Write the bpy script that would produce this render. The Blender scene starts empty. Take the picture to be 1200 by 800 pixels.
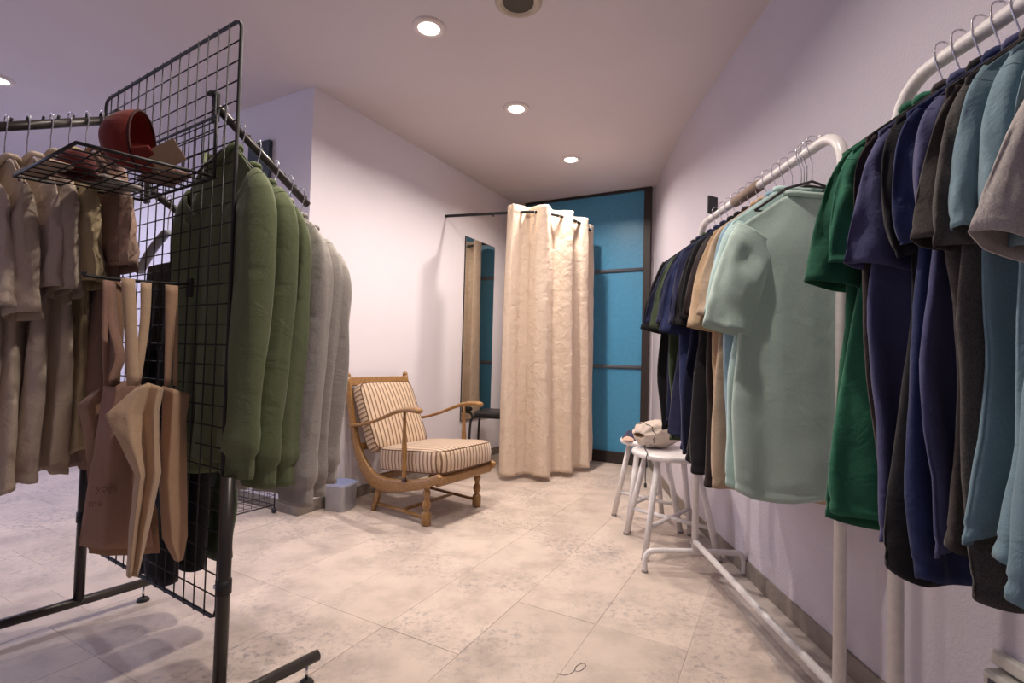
import bpy, math, random
from math import sin, cos, pi, sqrt, atan2, radians
from mathutils import Vector, Matrix, noise

# ------------------------------------------------------------------ camera
F_PX = 591.3                      # focal length in pixels of a 1200 px wide frame
PITCH, ROLL = 0.02889, -0.02718
_cr, _sr, _cp, _sp = cos(ROLL), sin(ROLL), cos(PITCH), sin(PITCH)
CAM = Matrix(((1, 0, 0), (0, _cp, -_sp), (0, _sp, _cp))) @ Matrix(((_cr, 0, _sr), (0, 1, 0), (-_sr, 0, _cr)))
EYE = Vector((0, 0, 1.0))
scene = bpy.context.scene
col = scene.collection
cam_data = bpy.data.cameras.new('camera')
cam_data.sensor_width = 36
cam_data.lens = F_PX / 1200 * 36
cam_data.clip_start = 0.02
cam = bpy.data.objects.new('camera', cam_data)
col.objects.link(cam)
cam.matrix_world = Matrix((
    (CAM[0][0], CAM[0][2], -CAM[0][1], EYE.x),
    (CAM[1][0], CAM[1][2], -CAM[1][1], EYE.y),
    (CAM[2][0], CAM[2][2], -CAM[2][1], EYE.z),
    (0, 0, 0, 1)))
scene.camera = cam

# ------------------------------------------------------------------ world, lights, exposure
scene.view_settings.view_transform = 'Standard'
scene.view_settings.look = 'None'
scene.view_settings.exposure = 0.10
scene.view_settings.gamma = 1.0
scene.view_settings.use_curve_mapping = False
world = bpy.data.worlds.new('world')
scene.world = world
world.use_nodes = True
wb = world.node_tree.nodes['Background']
wb.inputs['Color'].default_value = (0.60, 0.55, 0.86, 1)
wb.inputs['Strength'].default_value = 0.27

CEIL = 2.64
LAMP_COL = (1.0, 0.88, 0.78)


def lamp_light(x, y, power, color=LAMP_COL, spread=150, size=0.07):
    l = bpy.data.lights.new('downlight_beam', 'AREA')
    l.shape = 'DISK'
    l.size = size
    l.energy = power
    l.color = color
    l.spread = radians(spread)
    o = bpy.data.objects.new('downlight_beam', l)
    o.location = (x, y, CEIL - 0.035)
    col.objects.link(o)
    return o


LAMPS = [(-0.46, 2.49), (-0.013, 3.29), (0.445, 4.12), (-3.25, 3.1)]
OFF_FRAME_LAMPS = [(-0.92, 1.67), (0.05, 1.25), (-3.7, 2.2), (-1.9, -0.6), (-4.2, 1.4)]
for (x, y), pw in zip(LAMPS, (17, 18, 18, 15)):
    lamp_light(x, y, pw, LAMP_COL if x > -2 else (0.80, 0.80, 1.0))
for (x, y), pw in zip(OFF_FRAME_LAMPS, (5, 16, 12, 2, 12)):
    lamp_light(x, y, pw, LAMP_COL if x > -1 else (0.78, 0.78, 1.0))

# daylight through the shop window far to the left (outside the frame)
dl = bpy.data.lights.new('window_daylight', 'AREA')
dl.shape = 'RECTANGLE'
dl.size, dl.size_y = 4.0, 2.0
dl.energy = 70
dl.color = (0.66, 0.68, 1.0)
dlo = bpy.data.objects.new('window_daylight', dl)
dlo.location = (-6.6, 2.4, 1.4)
dlo.rotation_euler = (0, radians(-90), 0)
col.objects.link(dlo)


# ------------------------------------------------------------------ pixel -> place helpers (used to measure the room)
def ray(px, py):
    return CAM @ Vector(((px - 600) / F_PX, 1, -(py - 400) / F_PX))


def on_plane(px, py, P0, n):
    d = ray(px, py)
    P0, n = Vector(P0), Vector(n)
    return EYE + d * ((P0 - EYE).dot(n) / d.dot(n))


# ------------------------------------------------------------------ materials
MATS = {}


def new_mat(name):
    m = bpy.data.materials.new(name)
    m.use_nodes = True
    nt = m.node_tree
    return m, nt, nt.nodes['Principled BSDF']


def N(nt, t, **kw):
    n = nt.nodes.new(t)
    for k, v in kw.items():
        if k in n.inputs:
            n.inputs[k].default_value = v
        else:
            setattr(n, k, v)
    return n


def ramp(nt, stops):
    r = nt.nodes.new('ShaderNodeValToRGB')
    el = r.color_ramp.elements
    while len(el) < len(stops):
        el.new(0.5)
    for e, (p, c) in zip(el, stops):
        e.position = p
        e.color = (*c, 1) if len(c) == 3 else c
    return r


def plain(name, color, rough=0.5, metal=0.0, bump=0.0, bscale=60, coat=0.0):
    if name in MATS:
        return MATS[name]
    m, nt, b = new_mat(name)
    tc = N(nt, 'ShaderNodeTexCoord')
    n = N(nt, 'ShaderNodeTexNoise', Scale=bscale, Detail=4.0)
    nt.links.new(tc.outputs['Object'], n.inputs['Vector'])
    mx = ramp(nt, [(0.3, tuple(c * 0.93 for c in color)), (0.7, tuple(min(1, c * 1.05) for c in color))])
    nt.links.new(n.outputs['Fac'], mx.inputs['Fac'])
    nt.links.new(mx.outputs['Color'], b.inputs['Base Color'])
    b.inputs['Roughness'].default_value = rough
    b.inputs['Metallic'].default_value = metal
    b.inputs['Coat Weight'].default_value = coat
    if bump:
        bp = N(nt, 'ShaderNodeBump', Strength=bump, Distance=0.002)
        nt.links.new(n.outputs['Fac'], bp.inputs['Height'])
        nt.links.new(bp.outputs['Normal'], b.inputs['Normal'])
    MATS[name] = m
    return m


def cloth(name, color, heather=0.0, wrinkle=0.35, rough=0.9, sheen=0.15, crease=14, trans=0.0):
    """woven or knitted cloth: fine grain, soft wrinkles, optional heather flecks"""
    if name in MATS:
        return MATS[name]
    m, nt, b = new_mat(name)
    L = nt.links.new
    tc = N(nt, 'ShaderNodeTexCoord')
    mp = N(nt, 'ShaderNodeMapping')
    mp.inputs['Scale'].default_value = (1, 1, 0.45)
    L(tc.outputs['Object'], mp.inputs['Vector'])
    fine = N(nt, 'ShaderNodeTexNoise', Scale=650.0, Detail=2.0)
    L(mp.outputs['Vector'], fine.inputs['Vector'])
    big = N(nt, 'ShaderNodeTexNoise', Scale=float(crease), Detail=5.0, Roughness=0.55, Distortion=0.6)
    L(tc.outputs['Object'], big.inputs['Vector'])
    lo = tuple(c * (0.90 - heather * 0.5) for c in color)
    hi = tuple(min(1, c * (1.06 + heather * 0.6) + heather * 0.04) for c in color)
    r = ramp(nt, [(0.35, lo), (0.65, hi)])
    L(fine.outputs['Fac'], r.inputs['Fac'])
    L(r.outputs['Color'], b.inputs['Base Color'])
    b.inputs['Roughness'].default_value = rough
    b.inputs['Sheen Weight'].default_value = sheen
    b.inputs['Sheen Roughness'].default_value = 0.4
    b.inputs['Specular IOR Level'].default_value = 0.25
    bp1 = N(nt, 'ShaderNodeBump', Strength=wrinkle, Distance=0.02)
    bp2 = N(nt, 'ShaderNodeBump', Strength=0.12, Distance=0.0008)
    L(big.outputs['Fac'], bp1.inputs['Height'])
    L(fine.outputs['Fac'], bp2.inputs['Height'])
    L(bp1.outputs['Normal'], bp2.inputs['Normal'])
    L(bp2.outputs['Normal'], b.inputs['Normal'])
    if trans:
        tr = N(nt, 'ShaderNodeBsdfTranslucent')
        L(r.outputs['Color'], tr.inputs['Color'])
        L(bp2.outputs['Normal'], tr.inputs['Normal'])
        mx = N(nt, 'ShaderNodeMixShader')
        mx.inputs[0].default_value = trans
        out = nt.nodes['Material Output']
        L(b.outputs[0], mx.inputs[1])
        L(tr.outputs[0], mx.inputs[2])
        L(mx.outputs[0], out.inputs['Surface'])
    MATS[name] = m
    return m


def plaster(name, color, bump=0.25, scale=90):
    m, nt, b = new_mat(name)
    L = nt.links.new
    tc = N(nt, 'ShaderNodeTexCoord')
    n = N(nt, 'ShaderNodeTexNoise', Scale=float(scale), Detail=6.0, Roughness=0.6)
    n2 = N(nt, 'ShaderNodeTexNoise', Scale=1.3, Detail=3.0)
    L(tc.outputs['Object'], n.inputs['Vector'])
    L(tc.outputs['Object'], n2.inputs['Vector'])
    r = ramp(nt, [(0.3, tuple(c * 0.96 for c in color)), (0.7, color)])
    L(n2.outputs['Fac'], r.inputs['Fac'])
    L(r.outputs['Color'], b.inputs['Base Color'])
    b.inputs['Roughness'].default_value = 0.92
    b.inputs['Specular IOR Level'].default_value = 0.2
    bp = N(nt, 'ShaderNodeBump', Strength=bump, Distance=0.006)
    L(n.outputs['Fac'], bp.inputs['Height'])
    L(bp.outputs['Normal'], b.inputs['Normal'])
    return m


def limestone(name, color, rough=0.42):
    m, nt, b = new_mat(name)
    L = nt.links.new
    tc = N(nt, 'ShaderNodeTexCoord')
    oi = N(nt, 'ShaderNodeObjectInfo')
    geo = N(nt, 'ShaderNodeNewGeometry')
    cl = N(nt, 'ShaderNodeTexNoise', Scale=5.0, Detail=8.0, Roughness=0.62)
    L(geo.outputs['Position'], cl.inputs['Vector'])
    st = N(nt, 'ShaderNodeTexNoise', Scale=2.1, Detail=4.0)
    L(geo.outputs['Position'], st.inputs['Vector'])
    sp = N(nt, 'ShaderNodeTexNoise', Scale=34.0, Detail=8.0, Roughness=0.8, Distortion=0.35)
    L(geo.outputs['Position'], sp.inputs['Vector'])
    base = ramp(nt, [(0.30, tuple(c * 0.74 for c in color)), (0.52, color), (0.75, tuple(min(1, c * 1.12) for c in color))])
    L(cl.outputs['Fac'], base.inputs['Fac'])
    # patches of grey fossil speckle
    pm = ramp(nt, [(0.42, (0, 0, 0)), (0.62, (1, 1, 1))])
    L(st.outputs['Fac'], pm.inputs['Fac'])
    sm = ramp(nt, [(0.49, (0, 0, 0)), (0.62, (1, 1, 1))])
    L(sp.outputs['Fac'], sm.inputs['Fac'])
    mul = N(nt, 'ShaderNodeMath', operation='MULTIPLY')
    L(pm.outputs['Color'], mul.inputs[0])
    L(sm.outputs['Color'], mul.inputs[1])
    mul2 = N(nt, 'ShaderNodeMath', operation='MULTIPLY')
    mul2.inputs[1].default_value = 0.85
    L(mul.outputs[0], mul2.inputs[0])
    mx = N(nt, 'ShaderNodeMix', data_type='RGBA')
    L(mul2.outputs[0], mx.inputs[0])
    L(base.outputs['Color'], mx.inputs[6])
    mx.inputs[7].default_value = (color[0] * 0.45, color[1] * 0.47, color[2] * 0.55, 1)
    hs = N(nt, 'ShaderNodeHueSaturation')
    mr = N(nt, 'ShaderNodeMapRange')
    mr.inputs['To Min'].default_value = 0.94
    mr.inputs['To Max'].default_value = 1.05
    L(oi.outputs['Random'], mr.inputs['Value'])
    L(mr.outputs[0], hs.inputs['Value'])
    L(mx.outputs[2], hs.inputs['Color'])
    L(hs.outputs['Color'], b.inputs['Base Color'])
    rr = ramp(nt, [(0.3, (rough - 0.08,) * 3), (0.7, (rough + 0.14,) * 3)])
    L(cl.outputs['Fac'], rr.inputs['Fac'])
    L(rr.outputs['Color'], b.inputs['Roughness'])
    b.inputs['Specular IOR Level'].default_value = 0.4
    bp = N(nt, 'ShaderNodeBump', Strength=0.12, Distance=0.004)
    L(sp.outputs['Fac'], bp.inputs['Height'])
    L(bp.outputs['Normal'], b.inputs['Normal'])
    return m


def wood(name, color, axis_scale=(3, 3, 30), rough=0.35):
    m, nt, b = new_mat(name)
    L = nt.links.new
    tc = N(nt, 'ShaderNodeTexCoord')
    mp = N(nt, 'ShaderNodeMapping')
    mp.inputs['Scale'].default_value = axis_scale
    L(tc.outputs['Object'], mp.inputs['Vector'])
    n = N(nt, 'ShaderNodeTexNoise', Scale=6.0, Detail=6.0, Roughness=0.6, Distortion=0.8)
    L(mp.outputs['Vector'], n.inputs['Vector'])
    r = ramp(nt, [(0.3, tuple(c * 0.55 for c in color)), (0.5, color), (0.72, tuple(min(1, c * 1.25) for c in color))])
    L(n.outputs['Fac'], r.inputs['Fac'])
    L(r.outputs['Color'], b.inputs['Base Color'])
    b.inputs['Roughness'].default_value = rough
    b.inputs['Coat Weight'].default_value = 0.2
    return m


def striped(name, axis=0, period=0.03, rough=0.6):
    """cream upholstery with woven brown and rust stripes; runs along one local axis"""
    m, nt, b = new_mat(name)
    L = nt.links.new
    uv = N(nt, 'ShaderNodeUVMap')
    sx = N(nt, 'ShaderNodeSeparateXYZ')
    L(uv.outputs['UV'], sx.inputs[0])
    mm = N(nt, 'ShaderNodeMath', operation='DIVIDE')
    L(sx.outputs[axis], mm.inputs[0])
    mm.inputs[1].default_value = period
    fr = N(nt, 'ShaderNodeMath', operation='FRACT')
    L(mm.outputs[0], fr.inputs[0])
    cr = (0.60, 0.45, 0.31)
    br = (0.17, 0.085, 0.045)
    ru = (0.42, 0.24, 0.15)
    r = ramp(nt, [(0.0, cr), (0.30, cr), (0.36, ru), (0.44, cr), (0.50, cr), (0.56, br), (0.82, br), (0.88, cr)])
    L(fr.outputs[0], r.inputs['Fac'])
    L(r.outputs['Color'], b.inputs['Base Color'])
    b.inputs['Roughness'].default_value = rough
    b.inputs['Sheen Weight'].default_value = 0.4
    n = N(nt, 'ShaderNodeTexNoise', Scale=300.0, Detail=2.0)
    bp = N(nt, 'ShaderNodeBump', Strength=0.2, Distance=0.001)
    L(n.outputs['Fac'], bp.inputs['Height'])
    L(bp.outputs['Normal'], b.inputs['Normal'])
    return m


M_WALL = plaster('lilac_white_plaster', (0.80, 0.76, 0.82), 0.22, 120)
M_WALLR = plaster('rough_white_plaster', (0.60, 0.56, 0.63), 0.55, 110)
M_CEIL = plaster('ceiling_paint', (0.64, 0.58, 0.60), 0.06, 60)
M_STONE = limestone('limestone', (0.59, 0.49, 0.42))
M_JOINT = plain('tile_joint', (0.46, 0.40, 0.37), 0.9)
M_SKIRT = limestone('skirting_stone', (0.26, 0.22, 0.19), 0.6)
M_BLACK = plain('black_powder_coat', (0.014, 0.013, 0.014), 0.6)
M_POST = plain('dark_bronze_steel', (0.050, 0.043, 0.040), 0.35, 0.4)
M_WHITE = plain('white_enamel', (0.74, 0.71, 0.70), 0.32)
M_CHROME = plain('chrome', (0.75, 0.75, 0.78), 0.18, 1.0)
M_HANG = plain('dark_hanger_bar', (0.04, 0.03, 0.035), 0.4)
M_WOOD = wood('honey_oak', (0.30, 0.155, 0.048), (14, 14, 14))
M_WOOD_V = wood('honey_oak_turned', (0.30, 0.155, 0.048), (20, 20, 4))
M_FRAME = plain('brown_frame', (0.028, 0.019, 0.018), 0.45)
M_STRIPE = striped('striped_upholstery', 0)
M_PIPING = cloth('brown_piping', (0.13, 0.07, 0.04), wrinkle=0.05)


# ------------------------------------------------------------------ mesh builder
class MB:
    def __init__(s):
        s.v, s.f, s.uv = [], [], None

    def add(s, vs, fs):
        o = len(s.v)
        s.v += [Vector(p) for p in vs]
        s.f += [tuple(i + o for i in q) for q in fs]
        return s

    def box(s, c, size, rz=0.0, M=None, bev=0.0):
        x, y, z = size[0] / 2, size[1] / 2, size[2] / 2
        if bev:
            b = min(bev, x * .9, y * .9, z * .9)
            vs = []
            for sx in (-1, 1):
                for sy in (-1, 1):
                    for sz in (-1, 1):
                        vs += [(sx * (x - b), sy * (y - b), sz * z), (sx * (x - b), sy * y, sz * (z - b)), (sx * x, sy * (y - b), sz * (z - b))]
            def ix(a, bb, cc, k):
                return ((a > 0) * 4 + (bb > 0) * 2 + (cc > 0)) * 3 + k
            fs = []
            for q in (-1, 1):
                fs.append((ix(-1, -1, q, 0), ix(1, -1, q, 0), ix(1, 1, q, 0), ix(-1, 1, q, 0)))
                fs.append((ix(-1, q, -1, 1), ix(1, q, -1, 1), ix(1, q, 1, 1), ix(-1, q, 1, 1)))
                fs.append((ix(q, -1, -1, 2), ix(q, 1, -1, 2), ix(q, 1, 1, 2), ix(q, -1, 1, 2)))
            for a in (-1, 1):
                for c2 in (-1, 1):
                    fs.append((ix(-1, a, c2, 0), ix(1, a, c2, 0), ix(1, a, c2, 1), ix(-1, a, c2, 1)))
                    fs.append((ix(a, -1, c2, 0), ix(a, 1, c2, 0), ix(a, 1, c2, 2), ix(a, -1, c2, 2)))
                    fs.append((ix(a, c2, -1, 1), ix(a, c2, 1, 1), ix(a, c2, 1, 2), ix(a, c2, -1, 2)))
                    for d in (-1, 1):
                        fs.append((ix(a, c2, d, 0), ix(a, c2, d, 1), ix(a, c2, d, 2)))
        else:
            vs = [(sx * x, sy * y, sz * z) for sx in (-1, 1) for sy in (-1, 1) for sz in (-1, 1)]
            fs = [(0, 1, 3, 2), (4, 6, 7, 5), (0, 4, 5, 1), (2, 3, 7, 6), (0, 2, 6, 4), (1, 5, 7, 3)]
        R = M if M is not None else Matrix.Rotation(rz, 3, 'Z')
        c = Vector(c)
        return s.add([R @ Vector(p) + c for p in vs], fs)

    def tube(s, pts, r, n=8, closed=False, cap=True, flat=None):
        pts = [Vector(p) for p in pts]
        rs = r if isinstance(r, (list, tuple)) else [r] * len(pts)
        k = len(pts)
        rings = []
        up = None
        for i in range(k):
            if closed:
                t = pts[(i + 1) % k] - pts[i - 1]
            else:
                t = pts[min(i + 1, k - 1)] - pts[max(i - 1, 0)]
            t.normalize()
            if up is None:
                up = Vector((0, 0, 1)) if abs(t.z) < 0.9 else Vector((1, 0, 0))
            a = up - t * up.dot(t)
            if a.length < 1e-5:
                a = t.orthogonal()
            a.normalize()
            up = a
            b = t.cross(a)
            fl = flat if flat else 1
            rings.append([pts[i] + (a * cos(2 * pi * j / n) * fl + b * sin(2 * pi * j / n)) * rs[i] for j in range(n)])
        vs = [p for q in rings for p in q]
        fs = []
        for i in range(k if closed else k - 1):
            i2 = (i + 1) % k
            for j in range(n):
                j2 = (j + 1) % n
                fs.append((i * n + j, i * n + j2, i2 * n + j2, i2 * n + j))
        if cap and not closed:
            fs.append(tuple(range(n)))
            fs.append(tuple((k - 1) * n + j for j in range(n)))
        return s.add(vs, fs)

    def lathe(s, prof, c, n=20, M=None, cap=True):
        """prof: list of (radius, z)"""
        c = Vector(c)
        R = M if M is not None else Matrix.Identity(3)
        vs = [R @ Vector((r * cos(2 * pi * j / n), r * sin(2 * pi * j / n), z)) + c for r, z in prof for j in range(n)]
        fs = []
        for i in range(len(prof) - 1):
            for j in range(n):
                j2 = (j + 1) % n
                fs.append((i * n + j, i * n + j2, (i + 1) * n + j2, (i + 1) * n + j))
        if cap:
            fs.append(tuple(range(n)))
            fs.append(tuple((len(prof) - 1) * n + j for j in range(n)))
        return s.add(vs, fs)

    def grid(s, fn, nu, nv, closeu=False):
        """fn(u,v) in 0..1; nu columns, nv rows"""
        vs = [fn(i / (nu if closeu else nu - 1), j / (nv - 1)) for j in range(nv) for i in range(nu)]
        fs = []
        for j in range(nv - 1):
            for i in range(nu if closeu else nu - 1):
                i2 = (i + 1) % nu
                fs.append((j * nu + i, j * nu + i2, (j + 1) * nu + i2, (j + 1) * nu + i))
        return s.add(vs, fs)

    def prism(s, poly, z0, z1):
        n = len(poly)
        vs = [(p[0], p[1], z0) for p in poly] + [(p[0], p[1], z1) for p in poly]
        fs = [tuple(range(n))[::-1], tuple(range(n, 2 * n))]
        fs += [(i, (i + 1) % n, n + (i + 1) % n, n + i) for i in range(n)]
        return s.add(vs, fs)

    def build(s, name, mat, parent=None, smooth=False, local=False, uvf=None, solid=0.0, bevel=0.0, subsurf=0, angle=None):
        """world coordinates unless local=True; a top-level mesh gets its origin at its base"""
        me = bpy.data.meshes.new(name)
        o = bpy.data.objects.new(name, me)
        if parent is not None:
            if not local:
                root = parent
                while root.parent:
                    root = root.parent
                inv = (Matrix.Translation(root.location) @ root.rotation_euler.to_matrix().to_4x4()).inverted()
                s.v = [inv @ p for p in s.v]
            o.parent = parent
        elif not local:
            xs = [p.x for p in s.v]; ys = [p.y for p in s.v]; zs = [p.z for p in s.v]
            c = Vector(((min(xs) + max(xs)) / 2, (min(ys) + max(ys)) / 2, min(zs)))
            s.v = [p - c for p in s.v]
            o.location = c
        me.from_pydata([tuple(p) for p in s.v], [], s.f)
        import bmesh
        bm = bmesh.new()
        bm.from_mesh(me)
        bmesh.ops.recalc_face_normals(bm, faces=bm.faces)
        bm.to_mesh(me)
        bm.free()
        if uvf:
            uvl = me.uv_layers.new(name='UVMap')
            for poly in me.polygons:
                for li in poly.loop_indices:
                    v = me.vertices[me.loops[li].vertex_index].co
                    uvl.data[li].uv = uvf(v, poly.normal)
        if smooth:
            me.polygons.foreach_set('use_smooth', [True] * len(me.polygons))
        if mat:
            me.materials.append(mat)
        col.objects.link(o)
        if solid:
            md = o.modifiers.new('thickness', 'SOLIDIFY')
            md.thickness = solid
            md.offset = 0
        if bevel:
            md = o.modifiers.new('soft_edges', 'BEVEL')
            md.width = bevel
            md.segments = 2
            md.limit_method = 'ANGLE'
        if subsurf:
            md = o.modifiers.new('smooth', 'SUBSURF')
            md.levels = md.render_levels = subsurf
        return o


def thing(name, label, cat, loc=(0, 0, 0), rz=0.0, group=None):
    o = bpy.data.objects.new(name, None)
    o.empty_display_size = 0.05
    o.location = loc
    o.rotation_euler = (0, 0, rz)
    col.objects.link(o)
    return tag(o, label, cat, group)


def tag(o, label, cat, group=None):
    o['label'] = label
    o['category'] = cat
    if group:
        o['group'] = group
    return o


def struct(o):
    o['kind'] = 'structure'
    return o


def spline(pts, n=8):
    """Catmull-Rom through points"""
    P = [Vector(p) for p in pts]
    P = [P[0] * 2 - P[1]] + P + [P[-1] * 2 - P[-2]]
    out = []
    for i in range(1, len(P) - 2):
        for k in range(n):
            t = k / n
            a, b, c, d = P[i - 1], P[i], P[i + 1], P[i + 2]
            out.append(0.5 * ((2 * b) + (c - a) * t + (2 * a - 5 * b + 4 * c - d) * t * t + (3 * b - a - 3 * c + d) * t ** 3))
    out.append(P[-2])
    return out


# ------------------------------------------------------------------ the room
TA = 0.49804                                # the floor tiles and left walls are turned by this angle
CA, SA = cos(TA), sin(TA)


def W(u, v, z=0.0):                         # tile directions: u along the back wall, v into the room
    return Vector((u * CA + v * SA, -u * SA + v * CA, z))


U0, V_COL, V_BACK = -2.59, 2.105, 4.80      # left wall line, column face line, back wall line
RIGHT = [(1.125, -3.0), (1.125, 1.5), (1.13, 2.2), (1.145, 2.8), (1.17, 3.45), (1.235, 4.1), (1.325, 4.75), (1.36, 5.0)]


def right_x(y):
    for (x0, y0), (x1, y1) in zip(RIGHT, RIGHT[1:]):
        if y <= y1:
            return x0 + (x1 - x0) * (y - y0) / (y1 - y0)
    return RIGHT[-1][0]


floor_poly = [(-5.9, -3.0), (1.3, -3.0)] + [(x + .1, y) for x, y in RIGHT[1:]] + [tuple(W(U0 - .1, V_BACK + .2)[:2]), tuple(W(U0 - .1, V_COL + .1)[:2]), tuple(W(-8.2, V_COL + .1)[:2])]
b = MB().prism(floor_poly, -0.06, -0.0014)
floor = struct(b.build('floor', M_JOINT))


def clip(poly, inside, inter):
    out = []
    for i in range(len(poly)):
        a, c = poly[i - 1], poly[i]
        ia, ic = inside(a), inside(c)
        if ia != ic:
            out.append(inter(a, c))
        if ic:
            out.append(c)
    return out


def clip_half(poly, P, n):
    f = lambda p: (p[0] - P[0]) * n[0] + (p[1] - P[1]) * n[1]
    def inter(a, c):
        fa, fc = f(a), f(c)
        t = fa / (fa - fc)
        return (a[0] + (c[0] - a[0]) * t, a[1] + (c[1] - a[1]) * t)
    return clip(poly, lambda p: f(p) >= 0, inter)


rnd = random.Random(4)
TU, TV = 0.332, 0.61
offs = {}
tiles = []
for ci in range(-18, 10):
    u0 = -1.283 + ci * TU
    off = rnd.choice([0.0, 0.12, 0.2, 0.31, 0.41, 0.5]) if ci not in (-3, -2, -1, 0) else 0.0
    for ri in range(-6, 8):
        v0 = 0.825 + ri * TV + off + (0.015 if ci > 0 else 0)
        g = 0.0006
        quad = [(u0 + g, v0 + g), (u0 + TU - g, v0 + g), (u0 + TU - g, v0 + TV - g), (u0 + g, v0 + TV - g)]
        if u0 + TU / 2 < U0:
            quad = clip_half(quad, (0, V_COL - .001), (0, -1))
        else:
            quad = clip_half(quad, (0, V_BACK - .001), (0, -1))
            quad = clip_half(quad, (U0 + .001, 0), (1, 0)) if v0 + TV > V_COL + .05 else quad
        if len(quad) < 3:
            continue
        poly = [tuple(W(*q)[:2]) for q in quad]
        for (x0, y0), (x1, y1) in zip(RIGHT[1:], RIGHT[2:]):
            n = (-(y1 - y0), (x1 - x0))
            poly = clip_half(poly, (x0, y0), n) if len(poly) >= 3 else poly
        if len(poly) < 3:
            continue
        cx = sum(p[0] for p in poly) / len(poly); cy = sum(p[1] for p in poly) / len(poly)
        if cy < 0.9 or cx < -1.12 * cy - .45 or cx > 1.1 * cy + .4:
            continue
        tiles.append((poly, cx, cy))
for poly, cx, cy in tiles[:300]:
    dz = rnd.uniform(-0.0006, 0.0004)
    o = MB().prism([(x, y) for x, y in poly], -0.02, dz).build('tile', M_STONE, floor, bevel=0.0006)
# plain stone outside the field of view
far = MB().prism([(-5.9, -3.0), (1.125, -3.0), (1.125, 0.45), (-1.0, 0.45), (-5.9, 4.0)], -0.02, -0.0025)

ceiling = struct(MB().prism([(p[0], p[1]) for p in floor_poly], CEIL, CEIL + 0.08).build('ceiling', M_CEIL))


def wall_panel(name, a, c, mat, z0=-0.05, z1=CEIL + 0.02, thick=0.1, side=1):
    a, c = Vector(a), Vector(c)
    d = (c - a).normalized()
    n = Vector((-d.y, d.x)) * thick * side
    return struct(MB().prism([tuple(a), tuple(c), tuple(c + n), tuple(a + n)], z0, z1).build(name, mat))


wall_panel('wall_left', W(U0, V_COL + .1)[:2], W(U0, V_BACK + .1)[:2], M_WALL)
wall_panel('wall_far_left', W(-8.0, V_COL)[:2], W(U0, V_COL)[:2], M_WALL, side=1)
wall_panel('wall_back', W(U0, V_BACK)[:2], W(-.9, V_BACK)[:2], M_WALL)
b = MB()
rp = []
pts = spline([(x, y, 0) for x, y in RIGHT], 5)
poly = [(p.x, p.y) for p in pts] + [(p.x + .1, p.y) for p in reversed(pts)]
b.prism(poly, -0.05, CEIL + .02)
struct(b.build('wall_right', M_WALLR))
# shop front behind and to the left of the camera: masonry with an open window
b = MB()
b.box((-5.95, -1.6, CEIL / 2), (0.1, 2.8, CEIL)); b.box((-5.95, 2.4, 0.15), (0.1, 5.2, 0.3)); b.box((-5.95, 2.4, 2.55), (0.1, 5.2, 0.2)); b.box((-5.95, 5.4, CEIL / 2), (0.1, 0.8, CEIL))
struct(b.build('wall_end', M_WALL))
struct(MB().box((-2.3, -3.05, CEIL / 2), (7.3, 0.1, CEIL)).build('wall_rear', M_WALL))
wf = MB()
for yy in (-0.2, 2.4, 5.0):
    wf.box((-5.95, yy, 1.375), (0.06, 0.05, 2.15))
wf.box((-5.95, 2.4, 0.32), (0.06, 5.2, 0.04)); wf.box((-5.95, 2.4, 2.43), (0.06, 5.2, 0.04))
struct(wf.build('window_1', M_FRAME))

# skirting, cut from stone strips
SK_H = 0.072


def skirting(name, path, inward, tile_len=0.6):
    base = bpy.data.objects.new(name, None)
    base.location = (path[0][0], path[0][1], 0)
    col.objects.link(base)
    struct(base)
    for a, c in zip(path, path[1:]):
        a, c = Vector(a[:2]), Vector(c[:2])
        L = (c - a).length
        d = (c - a) / L
        n = Vector((-d.y, d.x)) * inward
        k = max(1, round(L / tile_len))
        for i in range(k):
            p = a + d * (L * i / k + .001)
            q = a + d * (L * (i + 1) / k - .001)
            MB().prism([tuple(p), tuple(q), tuple(q + n * .012), tuple(p + n * .012)], 0.0005, SK_H).build('skirting_tile', M_SKIRT, base)
    return base


skirting('baseboard_left', [W(U0, V_COL - .012), W(U0, V_BACK)], -1)
skirting('baseboard_far_left', [W(-7.9, V_COL), W(U0 + .012, V_COL)], -1)
skirting('baseboard_right', [(x, y) for x, y in RIGHT[1:-1]], 1, 0.55)

# ------------------------------------------------------------------ blue panelled back wall with dark frame
M_BLUE = plain('blue_lacquer', (0.07, 0.29, 0.50), 0.4, 0, 0.02, 30)
M_RAIL = plain('taupe_rail', (0.11, 0.12, 0.14), 0.5)
bp = thing('blue_panel_screen', 'tall glossy blue panel in a brown frame with two cross rails', 'partition', W(-1.8, V_BACK - .03, 0), -TA)


def bw(u0, u1, v, z0, z1, th=0.02):
    return MB().prism([W(u0, v)[:2], W(u1, v)[:2], W(u1, v - th)[:2], W(u0, v - th)[:2]], z0, z1)


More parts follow.
